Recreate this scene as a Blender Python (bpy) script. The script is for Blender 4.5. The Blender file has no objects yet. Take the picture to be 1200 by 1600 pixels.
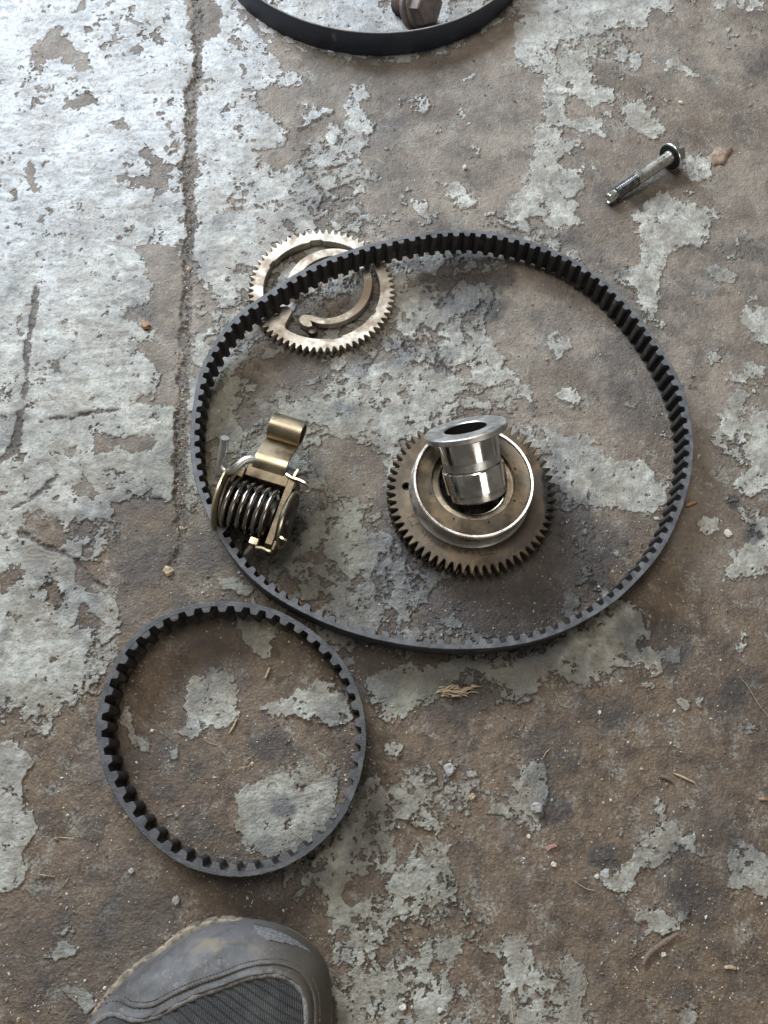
import bpy, math, random
import numpy as np
from mathutils import Vector, Matrix
from mathutils.geometry import tessellate_polygon
random.seed(7); rng = np.random.default_rng(7)
MM = 0.001; PI = math.pi
S = bpy.context.scene
COL = S.collection

# ------------------------------------------------------------------ camera
H = 0.432; FPX = 1155.0                      # lens height over the floor, focal length in photo pixels
d_c = Vector((-40, -420, -FPX)).normalized() # world down, in camera axes
Zc = -d_c
Yc = (Vector((0, 1, 0)) - Vector((0, 1, 0)).dot(Zc) * Zc).normalized()
Xc = Yc.cross(Zc)
RC = Matrix((Xc, Yc, Zc))                    # camera -> world
cd = bpy.data.cameras.new('camera'); cam = bpy.data.objects.new('camera', cd); COL.objects.link(cam)
cam.matrix_world = Matrix.Translation((0, 0, H)) @ RC.to_4x4()
cd.sensor_fit = 'VERTICAL'; cd.sensor_height = 36; cd.sensor_width = 27
cd.lens = 36 * FPX / 1600; cd.clip_start = 0.01; cd.clip_end = 100
S.camera = cam

# ------------------------------------------------------------------ light: workshop doorway up and left, weak window, unseen overhead fill added
W = bpy.data.worlds.new('World'); S.world = W; W.use_nodes = True
bgn = W.node_tree.nodes['Background']; bgn.inputs[0].default_value = (1.0, 0.95, 0.88, 1); bgn.inputs[1].default_value = 0.125
def area(name, loc, target, sx, sy, power, col):
    l = bpy.data.lights.new(name, 'AREA'); l.shape = 'RECTANGLE'; l.size = sx; l.size_y = sy; l.energy = power; l.color = col
    o = bpy.data.objects.new(name, l); COL.objects.link(o); o.location = loc
    o.rotation_euler = (Vector(target) - Vector(loc)).to_track_quat('-Z', 'Y').to_euler(); return o
area('doorway_light', (-0.95, 1.70, 1.05), (0, 0.2, 0), 1.15, 0.7, 96, (0.75, 0.865, 1.0))
area('overhead_fill', (-0.3, 0.75, 2.2), (0, 0.35, 0), 1.1, 0.7, 35, (1.0, 0.97, 0.93))  # unseen fill lamp, added to brighten softly from above
area('window_light', (1.0, -1.30, 1.25), (0, 0.15, 0), 0.80, 0.8, 8, (1.0, 0.97, 0.90))
S.view_settings.view_transform = 'Standard'; S.view_settings.look = 'None'
S.view_settings.exposure = 0.0; S.view_settings.gamma = 1
S.cycles.max_bounces = 6

# ------------------------------------------------------------------ mapping helpers
def P(px, py, z=0.0):
    d = RC @ Vector((px - 600, 800 - py, -FPX))
    t = (z - H) / d.z
    return Vector((d.x * t, d.y * t, z))
RCn = np.array(RC)
def proj(x, y, z=0.0):
    w = np.stack([x, y, np.zeros_like(x) + z - H])
    c = RCn.T @ w.reshape(3, -1)
    Z = -c[2]; ok = Z > 0.08; Zs = np.where(ok, Z, 1)
    px = np.where(ok, 600 + c[0] / Zs * FPX, -3000); py = np.where(ok, 800 - c[1] / Zs * FPX, 3000)
    return px.reshape(x.shape), py.reshape(x.shape)

# ------------------------------------------------------------------ numpy noise
def _h(ix, iy, s):
    n = (ix.astype(np.int64) * 374761393 + iy.astype(np.int64) * 668265263 + s * 1274126177) & 0x7fffffff
    n = ((n ^ (n >> 13)) * 1274126177) & 0x7fffffff
    n = ((n ^ (n >> 15)) * 374761393) & 0x7fffffff
    return ((n ^ (n >> 16)) & 0xffff) / 65535.0 * 2 - 1
def vnoise(x, y, s):
    ix = np.floor(x); iy = np.floor(y); fx = x - ix; fy = y - iy
    u = fx * fx * (3 - 2 * fx); v = fy * fy * (3 - 2 * fy)
    a = _h(ix, iy, s); b = _h(ix + 1, iy, s); c = _h(ix, iy + 1, s); d = _h(ix + 1, iy + 1, s)
    return (a + (b - a) * u) * (1 - v) + (c + (d - c) * u) * v
def fbm(x, y, wl, octs, s, gain=0.5):
    r = np.zeros_like(x); a = 1.0; t = 0.0
    for k in range(octs):
        co, si = math.cos(k * 0.9 + .3), math.sin(k * 0.9 + .3)
        f = 2.03 ** k / wl
        r += a * vnoise((x * co - y * si) * f + 17.3 * k, (x * si + y * co) * f - 9.1 * k, s + k * 7); t += a; a *= gain
    return r / t * 1.5
def sstep(a, b, x):
    t = np.clip((x - a) / (b - a), 0, 1); return t * t * (3 - 2 * t)

# ------------------------------------------------------------------ object helpers
def tag(o, label=None, cat=None, group=None, kind=None):
    for k, v in (('label', label), ('category', cat), ('group', group), ('kind', kind)):
        if v: o[k] = v
    return o
def thing(name, label, cat, loc, group=None):
    e = bpy.data.objects.new(name, None); COL.objects.link(e); e.location = loc; e.empty_display_size = 0.01
    return tag(e, label, cat, group)
def link(name, me, parent=None):
    o = bpy.data.objects.new(name, me); COL.objects.link(o)
    if parent: o.parent = parent
    return o
def mk(name, vf, mat, parent=None, smooth=35, label=None):
    """vf = (world verts, faces[, material index per face]); parent's location is taken off"""
    v = [Vector(p) for p in vf[0]]
    if parent: v = [p - parent.location for p in v]
    me = bpy.data.meshes.new(name); me.from_pydata(v, [], vf[1]); me.validate()
    mats = mat if isinstance(mat, (list, tuple)) else [mat]
    for m in mats: me.materials.append(m)
    if len(vf) > 2 and vf[2] and len(vf[2]) == len(me.polygons): me.polygons.foreach_set('material_index', vf[2])
    if smooth:
        me.shade_smooth(); me.set_sharp_from_angle(angle=math.radians(smooth))
    o = link(name, me, parent)
    if label: o['label'] = label
    return o
def join(*parts):
    V, F = [], []
    for p in parts:
        n = len(V); V += [Vector(q) for q in p[0]]; F += [tuple(i + n for i in f) for f in p[1]]
    return V, F
def xf(vf, M): return [M @ Vector(p) for p in vf[0]], vf[1]
def frame(origin, z, x=(1, 0, 0)):
    z = Vector(z).normalized(); x = Vector(x); y = z.cross(x).normalized(); x = y.cross(z)
    M = Matrix((x, y, z)).transposed().to_4x4(); M.translation = Vector(origin); return M
def lathe(prof, n=96, closed=False):
    V, F = [], []; m = len(prof)
    for i in range(n):
        a = 2 * PI * i / n
        for r, z in prof: V.append((r * math.cos(a), r * math.sin(a), z))
    for i in range(n):
        j = (i + 1) % n
        for k in range(m if closed else m - 1):
            l = (k + 1) % m
            F.append((i * m + k, j * m + k, j * m + l, i * m + l))
    if not closed:
        if prof[0][0] > 1e-6: F.append(tuple(i * m for i in range(n))[::-1])
        if prof[-1][0] > 1e-6: F.append(tuple(i * m + m - 1 for i in range(n)))
    return V, F
def tube(path, r, n=12, caps=True):
    V, F = [], []; path = [Vector(p) for p in path]; N = len(path)
    up = Vector((0.13, 0.21, 1)).normalized(); prev = None
    for i, p in enumerate(path):
        t = (path[min(i + 1, N - 1)] - path[max(i - 1, 0)]).normalized()
        if prev is None: a = t.cross(up).normalized()
        else: a = (prev - prev.dot(t) * t).normalized()
        prev = a; b = t.cross(a); rr = r[i] if isinstance(r, (list, tuple)) else r
        for k in range(n):
            an = 2 * PI * k / n; V.append(p + (a * math.cos(an) + b * math.sin(an)) * rr)
    for i in range(N - 1):
        for k in range(n):
            l = (k + 1) % n; F.append((i * n + k, i * n + l, (i + 1) * n + l, (i + 1) * n + k))
    if caps:
        F.append(tuple(range(n))[::-1]); F.append(tuple((N - 1) * n + k for k in range(n)))
    return V, F
def catmull(pts, sub=8, closed=False):
    pts = [Vector(p) for p in pts]; n = len(pts); out = []
    for i in range(n if closed else n - 1):
        g = (lambda k: pts[k % n]) if closed else (lambda k: pts[max(0, min(n - 1, k))])
        a, b, c, d = g(i - 1), g(i), g(i + 1), g(i + 2)
        for s in range(sub):
            t = s / sub
            out.append(0.5 * ((2 * b) + (c - a) * t + (2 * a - 5 * b + 4 * c - d) * t * t + (3 * b - a - 3 * c + d) * t ** 3))
    if not closed: out.append(pts[-1])
    return out
def area2(l): return sum(l[i][0] * l[(i + 1) % len(l)][1] - l[(i + 1) % len(l)][0] * l[i][1] for i in range(len(l))) / 2
def inset(l, c):
    n = len(l); o = []
    for i in range(n):
        a, b, d = Vector(l[i - 1]), Vector(l[i]), Vector(l[(i + 1) % n])
        e1 = (b - a).normalized(); e2 = (d - b).normalized()
        nn = Vector((-(e1.y + e2.y), e1.x + e2.x))
        if nn.length < 1e-6: nn = Vector((-e1.y, e1.x))
        nn.normalize(); k = max(0.5, nn.dot(Vector((-e1.y, e1.x))))
        o.append(b + nn * (c / k))
    return o
def plate(outer, holes, z0, z1, c=0.0003, both=True):
    """extruded polygon with holes and chamfered edges (loops are 2-d)"""
    loops = [list(map(Vector, outer))] + [list(map(Vector, h)) for h in holes]
    if area2(loops[0]) < 0: loops[0].reverse()
    for h in loops[1:]:
        if area2(h) > 0: h.reverse()
    V, F = [], []; tops = []; top_loops = []; bots = []
    for l in loops:
        li = inset(l, c); n = len(l); b = len(V)
        V += [(p.x, p.y, z0) for p in (li if both else l)]; V += [(p.x, p.y, z0 + (c if both else 0)) for p in l]
        V += [(p.x, p.y, z1 - c) for p in l]; V += [(p.x, p.y, z1) for p in li]
        for r in range(3):
            if r == 0 and not both: continue
            for i in range(n):
                j = (i + 1) % n; F.append((b + r * n + i, b + r * n + j, b + (r + 1) * n + j, b + (r + 1) * n + i))
        tops += [b + 3 * n + i for i in range(n)]; bots += [b + (0 if both else n) + i for i in range(n)]
        top_loops.append([Vector((p.x, p.y, 0)) for p in li])
    for t in tessellate_polygon(top_loops):
        a, b, d = [top for top in (tops[i] for i in t)]
        pa, pb, pd = [Vector(V[i]).xy for i in (a, b, d)]
        s = (pb - pa).cross(pd - pa) if hasattr(pa, 'cross') else 1
        if s < 0: t = (t[0], t[2], t[1])
        F.append(tuple(tops[i] for i in t)); F.append(tuple(bots[i] for i in t)[::-1])
    return V, F
def circ(r, n=64, cx=0, cy=0, f=None):
    return [Vector((cx + (r if f is None else f(2 * PI * i / n)) * math.cos(2 * PI * i / n), cy + (r if f is None else f(2 * PI * i / n)) * math.sin(2 * PI * i / n))) for i in range(n)]
def rbox(x0, x1, y0, y1, z0, z1, c=0.0004):
    k = c * 1.2
    o = [(x0 + k, y0), (x1 - k, y0), (x1, y0 + k), (x1, y1 - k), (x1 - k, y1), (x0 + k, y1), (x0, y1 - k), (x0, y0 + k)]
    return plate(o, [], z0, z1, c)
def gear_outline(N, rr, rt, sharp=0.35, ph=0.0):
    o = []
    prof = [(-.5, 0), (-.40, .03), (-.30, .25), (-.20, .62), (-.12, .90), (-.05, 1), (.05, 1), (.12, .90), (.20, .62), (.30, .25), (.40, .03)]
    for i in range(N):
        j = random.uniform(-.03, .03)
        for a, h in prof:
            t = 2 * PI * (i + a) / N + ph; r = rr + (rt - rr) * h * (1 + j)
            o.append(Vector((r * math.cos(t), r * math.sin(t))))
    return o

# ------------------------------------------------------------------ material helpers
class NT:
    def __init__(s, name):
        s.m = bpy.data.materials.new(name); s.m.use_nodes = True; s.t = s.m.node_tree
        s.t.nodes.clear(); s.out = s.t.nodes.new('ShaderNodeOutputMaterial')
        s.tc = s.t.nodes.new('ShaderNodeTexCoord'); s.co = s.tc.outputs['Object']
    def n(s, typ, ins=None, out=0, **kw):
        nd = s.t.nodes.new(typ)
        for k, v in kw.items(): setattr(nd, k, v)
        for k, v in (ins or {}).items():
            so = nd.inputs[k]
            if isinstance(v, bpy.types.NodeSocket): s.t.links.new(v, so)
            else: so.default_value = v
        return nd.outputs[out]
    def noise(s, scale, detail=4, rough=0.55, out=0, dist=0, co=None):
        return s.n('ShaderNodeTexNoise', {'Vector': co or s.co, 'Scale': scale, 'Detail': detail, 'Roughness': rough, 'Distortion': dist}, out)
    def math(s, op, a, b=0.0, clamp=False):
        return s.n('ShaderNodeMath', {0: a, 1: b}, operation=op, use_clamp=clamp)
    def ss(s, v, a, b, o0=0.0, o1=1.0):
        return s.n('ShaderNodeMapRange', {'Value': v, 'From Min': a, 'From Max': b, 'To Min': o0, 'To Max': o1}, interpolation_type='SMOOTHSTEP')
    def mix(s, f, a, b):
        def c(x): return x if isinstance(x, bpy.types.NodeSocket) else (*x, 1)
        nd = s.t.nodes.new('ShaderNodeMix'); nd.data_type = 'RGBA'
        for i, v in ((0, f), (6, c(a)), (7, c(b))):
            if isinstance(v, bpy.types.NodeSocket): s.t.links.new(v, nd.inputs[i])
            else: nd.inputs[i].default_value = v
        return nd.outputs[2]
    def bump(s, h, dist, strength=1.0, normal=None):
        i = {'Height': h, 'Distance': dist, 'Strength': strength}
        if normal: i['Normal'] = normal
        return s.n('ShaderNodeBump', i)
    def pbr(s, **k):
        ins = {kk.replace('_', ' '): v for kk, v in k.items()}
        for kk, v in list(ins.items()):
            if isinstance(v, tuple) and len(v) == 3: ins[kk] = (*v, 1)
        b = s.n('ShaderNodeBsdfPrincipled', ins); s.t.links.new(b, s.out.inputs[0]); return s.m
def attr(t, name, out='Fac'):
    nd = t.t.nodes.new('ShaderNodeAttribute'); nd.attribute_name = name; return nd.outputs[out]

# --- floor
def mat_floor():
    t = NT('painted_concrete')
    F = attr(t, 'paintf'); c = attr(t, 'mixa', 'Color')
    sp = t.t.nodes.new('ShaderNodeSeparateColor'); t.t.links.new(c, sp.inputs[0])
    stain, wet, warm = sp.outputs
    c2 = attr(t, 'mixb', 'Color')
    sp2 = t.t.nodes.new('ShaderNodeSeparateColor'); t.t.links.new(c2, sp2.inputs[0])
    green, scuff, pale = sp2.outputs
    nf = t.noise(620, 5, .6); nm = t.noise(170, 5, .6); nl = t.noise(45, 4, .55); nx = t.noise(2300, 2, .6)
    amp = t.math('MULTIPLY_ADD', scuff, 9.0); t.t.nodes[-1].inputs[2].default_value = 3.2
    amp = t.math('ADD', amp, t.math('MULTIPLY', warm, 3.5))
    e = t.math('ADD', F, t.math('MULTIPLY', t.math('SUBTRACT', nf, .5), amp))
    e = t.math('ADD', e, t.math('MULTIPLY', t.math('SUBTRACT', nm, .5), t.math('MULTIPLY', scuff, 18.0)))
    wdt = t.math('MULTIPLY_ADD', scuff, 2.6); t.t.nodes[-1].inputs[2].default_value = .7
    paint = t.math('MULTIPLY_ADD', t.math('DIVIDE', e, wdt), .5); t.t.nodes[-1].inputs[2].default_value = .5; paint = t.math('MINIMUM', t.math('MAXIMUM', paint, 0.0), 1.0)
    # bare concrete: taupe, browner where earth has been trodden in
    nb = t.noise(22, 6, .62); nk = t.noise(75, 6, .68, dist=.4); ng = t.noise(1150, 3, .65)
    bare = t.mix(t.ss(nb, .36, .64), (.125, .102, .080), (.238, .198, .156))
    brn = t.mix(t.ss(nk, .34, .66), (.052, .034, .020), (.156, .104, .062))
    bare = t.mix(t.math('MULTIPLY', warm, .92), bare, brn)
    bare = t.mix(t.ss(nk, .50, .70, 0, .55), bare, (.070, .050, .034))
    bare = t.mix(t.ss(nf, .56, .70, 0, .5), bare, (.33, .275, .22))
    bare = t.mix(t.ss(ng, .56, .70, 0, .6), bare, (.045, .033, .025))
    bare = t.mix(t.math('MULTIPLY', t.ss(t.noise(17, 5, .65, dist=.3), .54, .66, 0, .5), t.ss(warm, .2, 1.0, 1.0, .55)), bare, t.mix(t.ss(nm, .35, .65), (.085, .080, .080), (.150, .142, .138)))
    ghost = t.math('MULTIPLY', t.ss(t.noise(58, 7, .74, dist=.3), .51, .62), t.math('MULTIPLY_ADD', scuff, .45)); t.t.nodes[-1].inputs[2].default_value = .16
    ghost = t.math('MULTIPLY', ghost, t.ss(nf, .40, .56))
    bare = t.mix(ghost, bare, (.300, .290, .250))
    # paint: chalky grey, thin and dirty in places
    pnt = t.mix(t.ss(nk, .34, .62), (.490, .485, .430), (.270, .265, .228))
    pnt = t.mix(t.math('MULTIPLY', pale, .65), pnt, (.50, .52, .54))  # cool doorway sheen of the upper left put into the colour
    pnt = t.mix(t.ss(nb, .50, .68, 0, .50), pnt, (.200, .182, .152))
    pnt = t.mix(t.ss(nm, .50, .68, 0, .62), pnt, (.150, .135, .112))
    pnt = t.mix(t.ss(nf, .54, .68, 0, .62), pnt, (.120, .105, .088))
    pnt = t.mix(t.ss(ng, .60, .70, 0, .5), pnt, (.07, .06, .05))
    dustn = t.math('MULTIPLY', t.ss(nf, .42, .70), t.math('MULTIPLY', t.ss(nl, .42, .62), .6))
    pnt = t.mix(dustn, pnt, (.21, .160, .12))
    pnt = t.mix(t.math('MULTIPLY', scuff, t.ss(t.noise(95, 5, .65), .38, .62, 0, .72)), pnt, (.165, .142, .115))
    pnt = t.mix(t.math('MULTIPLY', green, .6), pnt, (.165, .160, .095))
    film = t.math('MULTIPLY', t.ss(t.noise(34, 6, .72, dist=.5), .44, .62), t.ss(warm, .1, .9, .35, .78))
    pnt = t.mix(film, pnt, t.mix(t.ss(nf, .4, .6), (.085, .062, .040), (.215, .180, .130)))
    pnt = t.mix(t.math('MULTIPLY', warm, .25), pnt, (.155, .148, .118))  # paint darkened towards the bottom, the dimmer light put into its colour
    edge = t.math('MULTIPLY', t.ss(e, -3.0, -.6), t.ss(e, .5, -.3))     # dark shadow line painted under the flake edge
    col = t.mix(paint, bare, pnt)
    col = t.mix(t.math('MULTIPLY', edge, .45), col, (.05, .04, .03))
    lip = t.math('MULTIPLY', t.ss(e, .5, 1.2), t.ss(e, 3.2, 1.5))
    col = t.mix(t.math('MULTIPLY', lip, .22), col, (.55, .55, .52))  # painted highlight along the lifted flake rim
    col = t.mix(t.math('MULTIPLY', green, .30), col, (.075, .065, .035))
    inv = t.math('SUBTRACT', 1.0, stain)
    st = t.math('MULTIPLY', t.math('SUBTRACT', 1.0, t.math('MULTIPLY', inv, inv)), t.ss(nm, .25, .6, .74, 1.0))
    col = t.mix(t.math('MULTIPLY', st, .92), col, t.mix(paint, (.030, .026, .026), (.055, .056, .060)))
    sp3 = t.ss(nx, .66, .74)
    col = t.mix(t.math('MULTIPLY', sp3, .5), col, (.42, .38, .33))
    # gloss: old paint is half gloss, concrete is matte, oil is wet
    r = t.n('ShaderNodeMix', {'Factor': paint, 2: .66, 3: t.ss(nm, .3, .75, .36, .62)}, data_type='FLOAT')
    r = t.math('ADD', r, t.math('MULTIPLY', dustn, .3))
    r = t.math('SUBTRACT', r, t.math('MULTIPLY', wet, t.ss(nm, .25, .6, .40, .14)))
    r = t.math('SUBTRACT', r, t.math('MULTIPLY', t.math('MULTIPLY', pale, paint), .10)); r = t.math('MAXIMUM', r, .16)
    bh = t.math('ADD', t.math('MULTIPLY', nf, t.n('ShaderNodeMix', {'Factor': paint, 2: 1.0, 3: .55}, data_type='FLOAT')), t.math('MULTIPLY', nx, .35))
    bh = t.math('ADD', bh, t.math('MULTIPLY', paint, .55))
    bh = t.math('ADD', bh, t.math('MULTIPLY', nm, .9))
    bh = t.math('ADD', bh, t.math('MULTIPLY', nk, t.math('MULTIPLY', paint, .8)))
    nrm = t.bump(bh, .0013, .95)
    return t.pbr(Base_Color=col, Roughness=r, Normal=nrm, **{'Specular IOR Level': .5})
M = {}
def metal(name, c1, c2, r0, r1, scale=120, metallic=1.0, bump=.00008, brush=None, stain=None, stain_amt=.6, coat=0.0):
    t = NT(name)
    n1 = t.noise(scale, 5, .6); n2 = t.noise(scale * 5, 4, .6)
    col = t.mix(t.ss(n1, .35, .65), c1, c2)
    met = metallic; r = t.ss(n1, .3, .7, r0, r1)
    if stain:
        f = t.math('MULTIPLY', t.ss(t.noise(scale * .55, 6, .65), .44, .62), stain_amt)
        f = t.math('MAXIMUM', f, t.math('MULTIPLY', t.ss(n2, .58, .72), stain_amt * .7))
        col = t.mix(f, col, stain); r = t.math('ADD', r, t.math('MULTIPLY', f, .22))
        met = t.math('SUBTRACT', metallic, t.math('MULTIPLY', f, .75 * metallic))
    h = t.math('ADD', n2, t.math('MULTIPLY', t.noise(scale * 22, 2), .5))
    return t.pbr(Base_Color=col, Metallic=met, Roughness=r, Normal=t.bump(h, bump, .8), Coat_Weight=coat, Coat_Roughness=.15)
def rubber(name, c1, c2, r0, r1, grain=2600, bump=.00015, speck=.0):
    t = NT(name)
    n1 = t.noise(110, 5, .6); n2 = t.noise(grain, 3, .7)
    col = t.mix(t.ss(n1, .35, .68), c1, c2)
    col = t.mix(t.ss(t.noise(48, 6, .7), .56, .70, 0, .5), col, (.13, .105, .08))
    if speck: col = t.mix(t.ss(n2, .58, .72, 0, speck), col, (.22, .23, .26))
    return t.pbr(Base_Color=col, Roughness=t.ss(n1, .3, .7, r0, r1), Normal=t.bump(n2, bump, .9))
def plain(name, c1, c2, rough=.8, scale=400, bump=.0002, spec=.4):
    t = NT(name); n1 = t.noise(scale, 4, .6)
    return t.pbr(Base_Color=t.mix(t.ss(n1, .35, .65), c1, c2), Roughness=rough, Normal=t.bump(n1, bump, .8), **{'Specular IOR Level': spec})
M['floor'] = mat_floor()
M['rub_dark'] = rubber('belt_tooth_fabric', (.010, .009, .009), (.022, .019, .018), .55, .75)
M['rub_edge'] = rubber('belt_cut_edge', (.042, .043, .046), (.115, .115, .118), .50, .72, 1700, .0004, .6)
M['rub_back'] = rubber('belt_back_rubber', (.018, .020, .026), (.035, .037, .044), .42, .62)
M['rub_edge2'] = rubber('dusty_belt_cut_edge', (.035, .035, .037), (.085, .083, .082), .6, .8, 1300, .0007, .7)
def mat_navy():
    t = NT('smooth_navy_belt_back'); n1 = t.noise(60, 5, .6); n2 = t.noise(1800, 3, .7)
    col = t.mix(t.ss(n1, .3, .7), (.016, .021, .034), (.028, .034, .050))
    sc = t.math('MULTIPLY', t.ss(t.noise(38, 3, .7, dist=.6), .60, .66), .55)
    sc2 = t.math('MULTIPLY', t.ss(n2, .58, .70), .18)
    col = t.mix(sc, col, (.16, .15, .14)); col = t.mix(sc2, col, (.14, .14, .15))
    return t.pbr(Base_Color=col, Roughness=t.ss(n1, .3, .7, .42, .6), Normal=t.bump(n2, .0001, .7))
M['navy'] = mat_navy()
M['navy_edge'] = rubber('frayed_belt_edge', (.14, .13, .12), (.24, .22, .20), .7, .9, 1500, .0004)
M['gear_pale'] = metal('pale_worn_gear_steel', (.36, .325, .27), (.55, .51, .44), .34, .52, 90, .85, .00014, stain=(.16, .095, .045), stain_amt=.75)
M['gear_brown'] = metal('oil_varnished_gear_steel', (.040, .027, .014), (.135, .095, .050), .34, .52, 75, .45, .00022, stain=(.035, .023, .014), stain_amt=.9, coat=.08)
M['gear_dark'] = metal('dark_oiled_gear_steel', (.045, .038, .032), (.075, .065, .055), .30, .45, 90, .6, .0001)
M['bright'] = metal('bright_machined_steel', (.66, .64, .60), (.78, .76, .72), .20, .36, 90, 1.0, .00005, stain=(.25, .20, .14), stain_amt=.22)
M['chrome'] = metal('polished_sleeve_steel', (.50, .485, .46), (.66, .645, .62), .08, .19, 60, 1.0, .00003, stain=(.16, .085, .035), stain_amt=.50)
M['satin'] = metal('satin_steel', (.46, .45, .43), (.58, .57, .55), .30, .42, 160, 1.0, .00006, stain=(.20, .15, .10), stain_amt=.35)
M['race'] = metal('oily_bore_steel', (.15, .125, .09), (.26, .225, .17), .25, .4, 90, 1.0, .00006, stain=(.10, .07, .045), stain_amt=.6)
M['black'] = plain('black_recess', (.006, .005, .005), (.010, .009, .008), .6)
M['bronze'] = metal('oily_bronze_brown_casting', (.055, .040, .020), (.105, .080, .045), .30, .44, 70, .85, .00012, stain=(.04, .026, .015), stain_amt=.6, coat=.08)
M['bronze_arm'] = metal('satin_bronze_strip', (.20, .160, .100), (.32, .265, .180), .24, .36, 60, 1.0, .00005, stain=(.15, .10, .06), stain_amt=.35)
M['zinc'] = metal('yellow_zinc_steel', (.38, .33, .20), (.54, .49, .34), .22, .36, 90, 1.0, .00008, stain=(.14, .09, .045), stain_amt=.6)
M['wire'] = metal('steel_wire', (.40, .37, .32), (.56, .53, .47), .16, .28, 120, 1.0, .00004, stain=(.22, .15, .08), stain_amt=.4)
M['spring'] = metal('dark_spring_steel', (.22, .205, .18), (.32, .30, .265), .14, .24, 90, 1.0, .00003, stain=(.16, .09, .04), stain_amt=.3)
M['bolt'] = metal('zinc_bolt_steel', (.55, .55, .49), (.68, .67, .60), .16, .28, 200, 1.0, .00004, stain=(.10, .09, .08), stain_amt=.5)
M['bolt_thread'] = metal('oiled_thread_steel', (.25, .25, .255), (.40, .40, .40), .18, .30, 250, 1.0, .00004)
M['rust'] = metal('rusty_bolt_steel', (.17, .145, .135), (.24, .205, .19), .5, .7, 150, .4, .0003, stain=(.11, .065, .05), stain_amt=.6)

def oil_shade_gear():  # right side darkened: wet oil plus hub shadow painted into the colour
    m = M['gear_brown'].copy(); m.name = 'oil_and_shade_gear_steel'; nt = m.node_tree
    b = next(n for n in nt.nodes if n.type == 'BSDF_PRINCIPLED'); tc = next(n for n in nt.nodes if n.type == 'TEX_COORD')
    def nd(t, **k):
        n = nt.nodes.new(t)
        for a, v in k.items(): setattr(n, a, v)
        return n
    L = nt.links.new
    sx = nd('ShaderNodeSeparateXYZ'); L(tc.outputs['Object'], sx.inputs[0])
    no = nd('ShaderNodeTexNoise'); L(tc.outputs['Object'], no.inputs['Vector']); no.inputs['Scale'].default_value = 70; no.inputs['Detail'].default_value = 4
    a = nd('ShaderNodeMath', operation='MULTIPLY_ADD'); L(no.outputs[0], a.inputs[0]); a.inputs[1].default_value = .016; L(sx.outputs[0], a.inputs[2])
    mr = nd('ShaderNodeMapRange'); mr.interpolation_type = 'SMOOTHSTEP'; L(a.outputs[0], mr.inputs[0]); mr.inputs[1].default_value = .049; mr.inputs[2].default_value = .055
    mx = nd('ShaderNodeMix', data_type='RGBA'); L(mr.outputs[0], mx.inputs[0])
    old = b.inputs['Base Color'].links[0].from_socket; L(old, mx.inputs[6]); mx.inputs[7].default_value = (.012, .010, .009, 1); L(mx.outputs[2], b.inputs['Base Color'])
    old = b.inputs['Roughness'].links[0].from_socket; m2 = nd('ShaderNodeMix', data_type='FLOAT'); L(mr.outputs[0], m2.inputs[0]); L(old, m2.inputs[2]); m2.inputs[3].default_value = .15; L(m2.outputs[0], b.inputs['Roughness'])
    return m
M['gear_oil_shade'] = oil_shade_gear()

# ------------------------------------------------------------------ floor layout (photo pixels on the floor plane)
COV = np.array([
 [.85,.80,.85,.85,.80,.85,.85,.50,.70,.55,.15,.25],
 [.85,.88,.90,.90,.40,.10,.05,.05,.50,.35,.10,.05],
 [.90,.90,.90,.88,.58,.45,.10,.05,.45,.10,.05,.05],
 [.90,.85,.88,.85,.68,.52,.30,.20,.55,.15,.30,.10],
 [.88,.90,.75,.62,.60,.56,.58,.48,.12,.25,.12,.12],
 [.85,.90,.75,.55,.46,.62,.66,.66,.40,.10,.12,.25],
 [.86,.90,.85,.62,.64,.66,.66,.64,.44,.08,.22,.30],
 [.78,.75,.72,.45,.56,.50,.50,.50,.58,.50,.18,.40],
 [.80,.60,.22,.30,.58,.62,.42,.32,.30,.25,.18,.25],
 [.90,.70,.10,.30,.56,.60,.56,.42,.35,.40,.10,.08],
 [.90,.62,.15,.35,.42,.38,.52,.45,.50,.50,.08,.08],
 [.45,.08,.12,.15,.22,.35,.15,.06,.05,.06,.05,.05],
 [.45,.05,.05,.12,.42,.70,.76,.66,.40,.05,.10,.05],
 [.30,.05,.05,.12,.48,.76,.78,.30,.08,.20,.15,.20],
 [.05,.08,.05,.05,.36,.78,.78,.50,.12,.08,.10,.05],
 [.05,.08,.05,.05,.36,.80,.80,.58,.45,.08,.08,.08]])
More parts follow.
